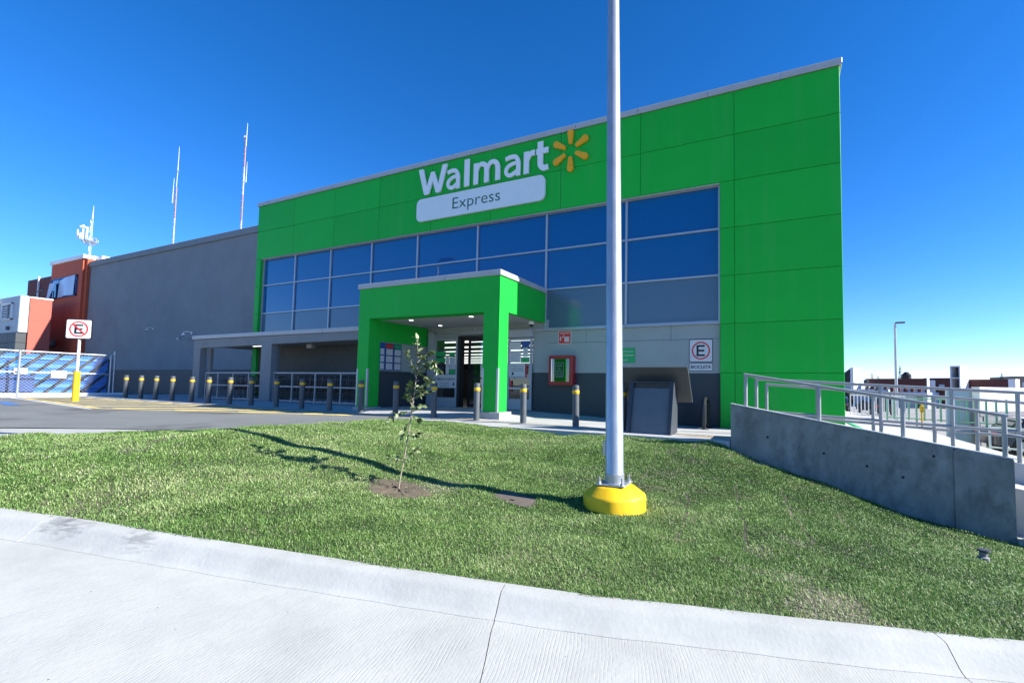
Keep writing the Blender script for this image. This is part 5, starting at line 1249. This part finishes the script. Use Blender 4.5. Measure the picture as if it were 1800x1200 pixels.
m.loft(r, 0, False); obj('plastic_sheet', m, sheet_m, wi, smooth=60)
m = MB(); m.box(-46.4, -46.15, 13.36, 13.5, 3.10, 3.30, bv=0.02); m.box(-45.9, -45.6, 13.34, 13.5, 3.2, 3.65, bv=0.02); obj('meter_box', m, bollard_m, tb)
m = MB(); m.box(-47.16, -46.9, 13.2, 13.5, 5.0, 5.08); obj('bracket', m, black_paint, tb)
m = MB(); m.lathe(-45.4, 14.6, [(0.5, 9.29), (0.52, 9.55), (0.2, 9.7), (0.1, 9.72)], 14); obj('roof_vent', m, black_paint, tb, smooth=40)
m = MB(); m.bar((-45.0, 14.3, 9.3), (-45.3, 14.3, 9.75), 0.06); obj('roof_pipe', m, white_paint, tb)
m = MB(); m.box(-60.7, -58.2, 16.0, 19, 0, 9.6); m.box(-58.19, -53.0, 16.0, 19, 0, 9.6); obj('wing', m, maroon, tb)
m = MB(); m.box(-58.26, -58.13, 15.9, 15.99, 0, 9.75); obj('downpipe', m, white_paint, tb)
m = MB(); m.tube([(-49.8, 13.2, 6.5), (-48.2, 13.2, 7.2), (-47.3, 13.2, 7.2), (-47.3, 13.2, 6.5)], 0.03, 6); obj('roof_rail', m, bollard_m, tb)

tb.scale = (1.07, 1.07, 1.07); tb.location = (-45*1.07, 13.5*1.07, -0.07)      # set back to meet the side wall
wu = thing('white_cabin', 'pale cabin with two louvred windows on a dark base, at the far left edge', 'cabin', (-55, 12.6, 4.1))
m = MB(); m.box(-60, -46.03, 11.85, 12.28, 4.0, 6.5, bv=0.04); obj('cabin_wall', m, mat('shaded_white_paint', (0.42, 0.46, 0.48), 0.6, var=0.05), wu)  # white cabin front, the blue grey of its shade mixed into the colour
for x0, x1 in ((-51.9, -50.0), (-48.9, -47.1)):
    m = MB(); z0, z1 = 4.9, 6.05
    for a in ((x0, x1, z0, z0+.08), (x0, x1, z1-.08, z1), (x0, x0+.08, z0, z1), (x1-.08, x1, z0, z1)): m.box(a[0], a[1], 11.75, 11.86, a[2], a[3])
    w_ = obj('window', m, white_paint, wu)
    m = MB(); m.box(x0+.08, x1-.08, 11.82, 11.845, z0+.08, z1-.08); obj('pane', m, black_paint, w_)
    for q in range(6):
        m = MB(); zz = z0+0.14+q*0.17; m.loft([[(x, 11.75, zz), (x, 11.82, zz+0.09), (x, 11.825, zz+0.07), (x, 11.755, zz-0.02)] for x in (x0+.085, x0+(x1-x0)*0.62)], 0, True, True); obj('louvre', m, white_paint, w_)
m = MB(); m.box(-54.2, -49.8, 11.4, 11.85, 6.1, 6.4); obj('sun_hood', m, white_paint, wu)
m = MB(); m.lathe(-47.6, 11.8, [(0.1, 4.2), (0.1, 4.45)], 12); obj('wall_lamp', m, bollard_m, wu)
t = thing('block_wall', 'low dark block wall under the pale cabin behind the blue screen', 'wall', (-53, 12.3, 0))
for k in range(6):
    for q in range(9):
        m = MB(); xa = -59.0+q*1.43; m.box(xa+0.008, xa+1.422, 11.8, 12.27, k*0.665+0.004, k*0.665+0.655, bv=0.01); obj('block', m, dado, t)

t = thing('salmon_building', 'low salmon building with a sunlit side wall and white coping beside the terracotta tower', 'building', (-49, 12.8, 0))
m = MB(); m.box(-54, -46.02, 12.30, 13.32, 0, 6.38); obj('wall', m, salmon, t)
m = MB(); m.box(-54.1, -45.97, 12.27, 13.36, 6.382, 6.47); obj('coping', m, white_paint, t)
# masts on the horizon
red_w = mat('red_mast_paint', (0.36, 0.20, 0.20), 0.6); wht_w = mat('white_mast_paint', (0.50, 0.52, 0.54), 0.6)
def lattice(mb, x, y, z0, z1, w, nseg, mi):
    for dx, dy in ((-w, 0), (w, 0), (0, w)): mb.bar((x+dx, y+dy, z0), (x+dx, y+dy, z1), 0.10, mi=mi)
    for i in range(nseg):
        a, b = z0+(z1-z0)*i/nseg, z0+(z1-z0)*(i+1)/nseg; s_ = 1 if i % 2 else -1
        mb.bar((x-w*s_, y, a), (x+w*s_, y, b), 0.07, mi=mi)
def mast(x, y, top, label, plan):
    t = thing('radio_mast', label, 'radio mast', (x, y, 0))
    for z0, z1, mt in plan:
        m = MB(); lattice(m, x, y, z0, z1, 0.20, max(3, int((z1-z0)/1.0)), 0); obj('lattice_section', m, mt, t)
    return t
t = mast(-184.5, 80, 80, 'slimmer left radio mast with a side whip antenna, rising over the grey side wall', [(0, 46, red_w), (46, 55.2, wht_w), (55.2, 65.4, red_w), (65.4, 66, red_w)])
m = MB(); m.tube([(-184.5, 80, 66), (-184.2, 80, 71.5)], 0.10, 6); m.tube([(-184.2, 80, 71.5), (-184.1, 80, 80)], [0.14, 0.05], 6); m.bar((-185.2, 80, 71.7), (-183.4, 80, 71.4), 0.12); obj('whip_antenna', m, wht_w, t)
m = MB(); m.bar((-184.6, 80, 60.5), (-186.5, 80, 60.4), 0.12); m.tube([(-186.5, 80, 60.9), (-186.2, 80, 69.5)], [0.16, 0.05], 6); obj('side_antenna', m, wht_w, t)
t = mast(-146.7, 80, 79, 'taller right radio mast in red and white sections, next to the green facade', [(0, 44, red_w), (44, 49, wht_w), (49, 57.3, red_w), (57.3, 65.5, wht_w), (65.5, 75, red_w)])
m = MB(); m.tube([(-146.3, 80, 72), (-146.0, 80, 79.3)], [0.15, 0.05], 6); m.cyl(-146.9, 80, 74.8, 75.4, 0.4, n=8); obj('whip_antenna', m, wht_w, t)
m = MB(); m.bar((-146.7, 80, 61), (-145.3, 80, 61), 0.1); m.tube([(-145.4, 80, 60.7), (-145.2, 80, 67)], [0.14, 0.05], 6); obj('side_antenna', m, wht_w, t)
t = thing('cell_tower', 'cell tower with a platform of white panel antennas, above the terracotta tower', 'cell tower', (-246, 80, 0))
m = MB(); lattice(m, -246, 80, 0, 63.5, 0.5, 34, 0); obj('lattice_section', m, galv, t)
m = MB(); m.tube([(-245, 80, 63.5), (-244.6, 80, 69)], [0.25, 0.06], 6); obj('whip_antenna', m, wht_w, t)
m = MB()
for zz, rad in ((54.7, 2.3), (54.7, 1.3), (56.0, 2.3)): m.tube([(-246+rad*math.cos(2*math.pi*i/12), 80+rad*math.sin(2*math.pi*i/12), zz) for i in range(13)], 0.16, 5)
for i in range(12):
    c_, s_ = math.cos(2*math.pi*i/12), math.sin(2*math.pi*i/12); m.bar((-246+0.6*c_, 80+0.6*s_, 54.7), (-246+2.3*c_, 80+2.3*s_, 54.7), 0.12); m.bar((-246+2.3*c_, 80+2.3*s_, 54.7), (-246+2.3*c_, 80+2.3*s_, 56.0), 0.08); m.bar((-246+0.8*c_, 80+0.8*s_, 53.2), (-246+2.4*c_, 80+2.4*s_, 54.7), 0.1)
obj('platform', m, galv, t)
for k, (dx, hh) in enumerate(((-2.3, 2.8), (-0.9, 2.2), (0.1, 1.6), (1.6, 2.2), (2.3, 4.0), (2.8, 3.4))):
    m = MB(); x = -246+dx; m.box(x-0.17, x+0.17, 77+k % 2, 77.4+k % 2, 55.2, 55.2+hh+1); obj('panel_antenna', m, white_paint, t)
m = MB(); m.lathe(-243.6, 77, [(0.2, 58.8), (1.0, 59.1), (1.0, 59.6), (0.3, 59.8)], 14); obj('dish', m, white_paint, t, smooth=40)
t = thing('wire_strands', 'thin sagging overhead wires at the far left horizon', 'wires', (-110, 40, 15))
for q in range(4):
    m = MB(); m.tube([(-150+f_*14, 40, 19.5-q*1.0+0.05*(f_-4)**2) for f_ in range(8)], 0.02, 4); obj('wire', m, bollard_m, t)
# ================================================================ RIGHT BACKGROUND
GL = -1.06
arch_d = mat('dark_opening', (0.02, 0.02, 0.025), 0.6); cream = mat('cream_render', (0.62, 0.60, 0.56), 0.85, var=0.05); tan = mat('tan_render', (0.26, 0.19, 0.14), 0.85, var=0.08); pale_blue = mat('pale_blue_render', (0.42, 0.52, 0.60), 0.85, var=0.06); grn_door = mat('green_gate_paint', (0.03, 0.16, 0.10), 0.6)
TURN = R(-33)
# row house with arched parapet openings
t = thing('row_house', 'dark brick row house with small white arched roof parapet openings', 'house', (16.2, 68, GL))
xL = 16.2-6.7
m = MB(); m.box(xL, 16.2, 68, 74, GL, 0.9); obj('wall', m, pale_blue, t)
bmw = MB(); z0, z1 = 0.9, 2.58; n_ = 9; wd_ = 6.7/n_
for i in range(n_):
    xa = xL+i*wd_; xc = xa+wd_/2; r_ = 0.2; zs = 1.4
    arc = [(xc+r_*math.cos(math.pi*k/6), zs+r_*math.sin(math.pi*k/6)) for k in range(7)]
    bmw.prism_xz([(xa, z0), (xc-r_, z0)]+[(xc-r_, zs)]+[(x, z) for x, z in reversed(arc)][1:4]+[(xc, z1), (xa, z1)], 68, 68.3)
    bmw.prism_xz([(xc+r_, z0), (xa+wd_, z0), (xa+wd_, z1), (xc, z1), (xc, zs+r_)]+[(x, z) for x, z in reversed(arc)][4:], 68, 68.3)
obj('parapet', bmw, brick_m, t)
m = MB(); m.box(xL, 16.2, 70.4, 70.6, 0.9, 2.4); obj('stair_wall', m, white_wall, t)
m = MB(); m.box(16.21, 16.3, 68.02, 68.6, GL, 2.6); obj('party_wall', m, white_wall, t)
for x0, x1, mt in ((xL+0.5, xL+1.5, arch_d), (xL+2.4, xL+3.3, grn_door), (xL+3.9, xL+5.4, cream), (xL+5.6, xL+6.4, grn_door)):
    m = MB(); m.box(x0, x1, 67.95, 68.02, GL, 0.55); obj('door', m, mt, t)
t.rotation_euler.z = TURN
t = thing('water_tank', 'black ribbed roof water tank on the dark brick row house', 'water tank', (14.75, 74, 2.6))
m = MB(); m.lathe(15.3, 73, [(0.50, 2.5), (0.56, 2.62), (0.52, 2.75), (0.56, 2.9), (0.52, 3.05), (0.54, 3.15), (0.30, 3.42), (0.25, 3.5), (0.0, 3.55)], 18); obj('tank', m, black_rubber, t, smooth=40)
m = MB(); m.box(14.8, 15.8, 72.5, 73.5, 2.3, 2.5); obj('stand', m, brick_m, t)
t = thing('satellite_dish', 'dark round satellite dish on a roof left of the brick row house', 'satellite dish', (10.35, 70, 1.6))
m = MB(); m.cyl(10.35, 70, 0.9, 1.8, 0.05, n=6); obj('mast', m, bollard_m, t)
m = MB(); m.loft([[(10.35+r_*math.cos(2*math.pi*i/16), 69.9-0.1*(r_ < 0.2), 2.15+r_*math.sin(2*math.pi*i/16)) for i in range(16)] for r_ in (0.05, 0.32)], 0, True, True); obj('dish', m, bollard_m, t)
t = thing('white_house', 'white stair tower house with a dark sloping roof right beside the green corner', 'house', (8.95, 70, GL))
m = MB(); m.box(8.55, 8.95, 70, 71.75, GL, 4.0); obj('tower', m, white_wall, t)
m = MB(); m.prism_xz([(6.6, 1.9), (8.545, 1.9), (8.545, 3.95), (6.6, 2.5)], 70.1, 71.6); obj('roof', m, arch_d, t)
m = MB(); m.box(5.0, 8.9, 70.4, 73, GL, 1.7); m.box(8.96, 12, 70.8, 73, GL, 1.2); obj('wall', m, pale_blue, t)
for x0, x1, z0, z1, mt in ((6.5, 8.0, 0.2, 1.0, arch_d), (8.1, 8.6, 0.2, 1.2, arch_d)):
    m = MB(); m.box(x0, x1, 70.35, 70.42, z0, z1); obj('window', m, mt, t)
t.rotation_euler.z = TURN
t = thing('roof_lookout_house', 'dark brick house with a white open-fronted roof tower', 'house', (19.98, 70, GL))
m = MB(); m.box(16.3, 19.02, 70, 74, GL, 2.72); m.box(20.0, 23.6, 72.65, 74, GL, 2.58); obj('wall', m, brick_m, t)
m = MB()
for a in ((19.03, 19.97, 4.08, 4.2), (19.03, 19.97, 2.66, 2.76), (19.03, 19.10, 1.0, 4.08), (19.90, 19.97, 1.0, 4.08)): m.box(a[0], a[1], 70, 72.4, a[2], a[3])
m.box(19.971, 20.05, 70, 72.6, GL, 4.2); obj('roof_tower', m, white_wall, t)
m = MB(); m.box(19.10, 19.90, 72.2, 72.4, GL, 4.08); obj('recess', m, arch_d, t)
m = MB(); m.box(23.65, 24.3, 72.7, 74.2, GL, 2.6); obj('annex', m, white_wall, t)
for x in (16.9, 17.9):
    m = MB(); m.box(x, x+0.55, 69.96, 70.02, 1.2, 1.9); obj('window', m, pale_blue, t)
t.rotation_euler.z = TURN
t = thing('tan_house', 'tan flat-roofed house at the right edge of the photo', 'house', (34, 90, GL))
m = MB(); m.box(31.9, 40, 90, 98, GL, 3.5); obj('wall', m, tan, t)
m = MB(); m.box(33.0, 33.8, 89.94, 90.02, 1.3, 2.6); obj('window', m, cream, t)
m = MB(); m.box(32.4, 34.2, 89.5, 90.02, 0.9, 1.35); obj('ledge', m, cream, t)
# white boundary wall on block courses
t = thing('boundary_wall', 'long white boundary wall on grey block courses beyond the ramp railings', 'wall', (6.86, 22, GL))
m = MB(); m.box(6.86, 14, 22, 22.25, 0.29, 1.16); obj('white_band', m, white_wall, t)
m = MB(); m.box(6.86, 14, 22.03, 22.3, GL, 0.288); obj('wall_core', m, stone_grey, t)
for k in range(7):
    for q in range(16):
        xa = 6.86+q*0.4+(0.2 if k % 2 else 0); m = MB(); m.box(xa+0.006, xa+0.394, 22.002+0.012*rs.random(), 22.029, GL+k*0.193+0.004, GL+k*0.193+0.189); obj('block', m, stone_grey, t)
m = MB(); m.box(6.84, 14, 21.99, 22.26, 1.162, 1.20); obj('coping', m, white_paint, t)
t.rotation_euler.z = R(44)
# shaded face of the white wall, the shade put into its blue colour
t = thing('shaded_wall_face', 'shaded left face of the white boundary wall, shade mixed into its blue grey colour', 'wall', (6.2, 24, GL))
m = MB(); m.box(5.95, 6.80, 22.3, 22.5, GL, 1.15); obj('wall', m, pale_blue, t)
# slim lamp post
t = thing('street_lamp', 'slim pale street lamp far behind the ramp with a short arm to the right', 'street lamp', (5.82, 30, GL))
m = MB(); m.cyl(5.82, 30, GL, 4.72, 0.085, 0.055, 10); obj('pole', m, galv, t, smooth=40)
m = MB(); m.tube([(5.82, 30, 4.7), (5.95, 30, 4.76)], 0.03, 6); obj('arm', m, bollard_m, t)
m = MB(); m.box(5.84, 6.28, 29.9, 30.1, 4.70, 4.78, bv=0.015); obj('lamp_head', m, bollard_m, t)
# light green and white picket railings
def pickets(name, label, p, q, z0, z1, n_, mt, pw=0.05):
    p, q = Vector(p), Vector(q); t = thing(name, label, 'fence', (p.x, p.y, GL))
    for i in range(n_+1):
        c = p.lerp(q, i/n_); m = MB(); m.box(c.x-pw/2, c.x+pw/2, c.y-pw/2, c.y+pw/2, GL if i % 4 == 0 else z0, z1+0.02); obj('picket', m, mt, t)
    for z in (z0+0.06, z1-0.04):
        m = MB(); m.bar((p.x, p.y, z), (q.x, q.y, z), 0.06, 0.05); obj('fence_rail', m, mt, t)
    return t
mint = mat('mint_green_paint', (0.28, 0.52, 0.38), 0.6)
pickets('green_fence', 'mint green picket fence on the lower car park beyond the ramp', (4.3, 24, 0), (7.4, 21.4, 0), -0.20, 0.74, 14, mint, 0.06)
pickets('white_fence', 'white picket fence left of the mint green one on the lower car park', (3.3, 27, 0), (5.2, 25.2, 0), -0.25, 0.80, 14, white_paint, 0.045)
pickets('white_fence', 'low pale picket railing right of the mint green fence, below the boundary wall', (6.3, 19.5, 0), (9.8, 17, 0), -0.85, -0.1, 12, white_paint, 0.05)
t = thing('utility_box', 'small green utility box on the lower paving behind the ramp rails', 'utility box', (5.0, 22, GL))
m = MB(); m.box(4.42, 4.72, 21, 21.3, GL, -0.55, bv=0.01); obj('box_body', m, grn_door, t)
m = MB(); m.box(4.74, 4.95, 21.0, 21.3, GL, -0.55); obj('side_post', m, white_paint, t)
t = thing('yellow_hydrant', 'small yellow hydrant post by the mint green fence', 'hydrant', (5.25, 23.2, 0))
m = MB(); m.lathe(5.28, 22.9, [(0.035, -0.5), (0.035, 0.15), (0.07, 0.18), (0.07, 0.38), (0.03, 0.42), (0.03, 0.6), (0.0, 0.62)], 10); obj('hydrant_body', m, yellow, t, smooth=40)
# verge strips
lawn = mat('dry_lawn', (0.17, 0.19, 0.07), 0.95, var=0.4, vscale=1.5)
m = MB(); m.box(4.5, 13, 15.5, 16.6, GL-0.05, GL+0.03); m.box(5.2, 20, 18.2, 19.6, GL-0.05, GL+0.03); m.box(2.5, 6.2, 33, 37, GL-0.05, GL+0.03); obj('lawn_strip', m, lawn, kind='structure')
m = MB(); m.box(4.5, 14, 15.3, 15.5, GL-0.05, GL+0.10); m.box(5.2, 20, 18.0, 18.2, GL-0.05, GL+0.1); m.box(4.5, 14, 16.6, 16.75, GL-0.05, GL+0.1); obj('verge_kerb', m, kerb_conc, kind='structure')
m = MB(); m.box(4.42, 60, 19.8, 21.9, GL, GL+0.008); obj('lower_car_park', m, asphalt, kind='structure')
# parked cars
car_glass = mat('car_glass', (0.01, 0.012, 0.015), 0.05)
def car(x, y, z, rot, mt, label, sc=1.0):
    t = thing('parked_car', label, 'car', (0, 0, 0), 'cars parked in the lower car park')
    prof = [(-2.1, 0.35), (-2.12, 0.75), (-1.95, 0.92), (-1.55, 0.98), (-1.05, 1.42), (0.55, 1.46), (1.25, 1.0), (1.95, 0.86), (2.12, 0.68), (2.14, 0.35)]
    m = MB(); r = []
    for yy, k in ((-0.86, 0.94), (-0.80, 1.0), (0.80, 1.0), (0.86, 0.94)): r.append([(px*(1 if k == 1 else 0.985), yy*(0.86 if pz > 1.1 else 1), 0.35+(pz-0.35)*k) for px, pz in prof])
    m.loft(r, 0, True, True); obj('body', m, mt, t, smooth=30)
    m = MB()
    for s_ in (-1, 1): m.add([(-1.35, s_*0.865, 1.0), (1.0, s_*0.865, 1.0), (0.5, s_*0.775, 1.38), (-1.0, s_*0.775, 1.38)], [(0, 1, 2, 3)])
    m.add([(0.62, -0.66, 1.43), (0.62, 0.66, 1.43), (1.24, 0.74, 1.03), (1.24, -0.74, 1.03)], [(0, 1, 2, 3)]); m.add([(-1.10, -0.66, 1.40), (-1.10, 0.66, 1.40), (-1.57, 0.74, 1.01), (-1.57, -0.74, 1.01)], [(3, 2, 1, 0)])
    obj('window', m, car_glass, t)
    for xx in (-1.35, 1.35):
        for s_ in (-1, 1):
            m = MB(); m.loft([[(xx+0.33*math.cos(2*math.pi*i/14), s_*0.78+q, 0.33+0.33*math.sin(2*math.pi*i/14)) for i in range(14)] for q in (-0.1, 0.1)], 0, True, True); w_ = obj('wheel', m, black_rubber, t)
            m = MB(); m.loft([[(xx+0.2*math.cos(2*math.pi*i/10), s_*0.885+q*0.004, 0.33+0.2*math.sin(2*math.pi*i/10)) for i in range(10)] for q in (-1, 1)], 0, True, True); obj('hub', m, galv, w_)
    for s_ in (-0.6, 0.6):
        m = MB(); m.box(2.10, 2.16, s_-0.16, s_+0.16, 0.62, 0.76); obj('headlight', m, white_paint, t)
        m = MB(); m.box(-2.14, -2.09, s_-0.16, s_+0.16, 0.70, 0.84); obj('tail_light', m, red_print, t)
    t.location = (x, y, z); t.rotation_euler = (0, 0, rot); t.scale = (sc, sc, sc); return t
car(5.0, 49, GL, R(80), mat('black_car_paint', (0.012, 0.013, 0.016), 0.25, coat=0.5), 'dark parked car showing just right of the green store corner')
car(7.6, 47, GL, R(100), mat('charcoal_car_paint', (0.03, 0.032, 0.036), 0.25, coat=0.5), 'charcoal parked car left of the white picket fence')
car(8.3, 20.8, GL, R(8), mat('blue_black_car_paint', (0.014, 0.018, 0.03), 0.25, coat=0.5), 'dark car low behind the railings in front of the block wall', 0.85)
car(12.6, 20.8, GL, R(-4), mat('black_car_paint', (0.012, 0.012, 0.014), 0.25, coat=0.5), 'black car low behind the railings at the right edge', 0.85)
# slender cypresses
def cypress_tree(x, y, z0, z1, w, label):
    t = thing('cypress', label, 'tree', (x, y, z0), 'cypresses among the far houses')
    m = MB(); m.cyl(x, y, z0, z0+(z1-z0)*0.5, w*0.25, w*0.08, 6); obj('trunk', m, bark, t)
    m = MB(); q = random.Random(int(x*100)); n_ = 420
    for i in range(n_):
        f_ = q.random(); r_ = w*(1-f_)**0.75*(0.35+0.65*min(1, f_*6))*math.sqrt(q.uniform(0.25, 1)); a = q.uniform(0, 6.3); zz = z0+(z1-z0)*(0.06+0.94*f_)
        c = Vector((x+r_*math.cos(a), y+r_*math.sin(a), zz)); s_ = 0.10*(z1-z0)*(0.35+0.5*(1-f_))*0.55
        d = Vector((math.cos(a)*0.35, math.sin(a)*0.35, 1)).normalized(); e = d.cross(Vector((math.sin(a+1), math.cos(a), 0))).normalized()*s_*0.28
        m.add([c-e, c+e, c+d*s_+e*0.4, c+d*s_*1.3], [(0, 1, 2), (0, 2, 3)])
    obj('crown', m, cypress, t)
cypress_tree(30.7, 90, GL, 3.85, 0.75, 'tall dark cypress standing alone left of the tan house')
cypress_tree(32.0-0.4, 92, GL, 2.5, 0.4, 'small cypress tip just right of the tall lone cypress')
cypress_tree(11.4, 68.5, GL, 2.85, 0.5, 'small cypress in front of the white stair tower')
cypress_tree(13.2, 84, GL, 3.7, 0.45, 'thin cypress tip at the left end of the arched brick parapet')
cypress_tree(18.4, 92, GL, 5.2, 0.45, 'thin cypress tip right behind the slim street lamp')
for x, y, s_, l in ((8.5, 69.4, 1.0, 'rounded shrub in front of the pale blue house wall'), (10.6, 69.2, 0.8, 'dark shrub by the door of the pale blue house')):
    t = thing('shrub', l, 'shrub', (x, y, GL)); m = MB(); q = random.Random(int(x*10))
    for i in range(300):
        v = Vector((q.gauss(0, 1), q.gauss(0, 1), q.gauss(0, 1))).normalized()*q.uniform(0.5, 1); c = Vector((x, y, GL+0.9*s_))+Vector((v.x*0.45, v.y*0.45, v.z*0.9))*s_
        e = Vector((q.gauss(0, 1), q.gauss(0, 1), q.gauss(0, 1))).normalized()*0.12; f_ = e.cross(v).normalized()*0.09; m.add([c-e, c+f_, c+e, c-f_], [(0, 1, 2, 3)])
    obj('crown', m, cypress, t); m = MB(); m.cyl(x, y, GL, GL+0.7*s_, 0.06, n=6); obj('trunk', m, bark, t)
# hazy hills
m = MB(); xs_ = list(range(-3200, 3300, 100)); r = []
for x in xs_:
    hgt = 20+14*math.sin(x*0.0031+1)+9*math.sin(x*0.0083)+6*math.sin(x*0.021+2)
    r.append([(x, 2600, -5), (x, 2650, max(6, hgt*0.75)), (x, 2900, -5)])
m.loft(r, 0, False); obj('hills', m, mat('hazy_hill', (0.10, 0.14, 0.19), 0.95, var=0.2, vscale=0.002), kind='structure')
# neighbouring street behind the photographer, seen only as reflections in the glass
t = thing('street_lamp', 'street lamp mirrored in the store windows above the porch', 'street lamp', (-25.3, -2, -0.1))
m = MB(); m.cyl(-25.3, -2, -0.3, 11.0, 0.11, 0.07, 12); obj('pole', m, galv, t, smooth=40)
m = MB(); m.tube([(-25.3, -2, 10.95), (-25.1, -2, 11.12), (-24.6, -2, 11.16)], 0.07, 6); obj('arm', m, bollard_m, t)
m = MB(); m.box(-25.0, -23.7, -2.2, -1.8, 11.05, 11.22, bv=0.02); obj('lamp_head', m, bollard_m, t)
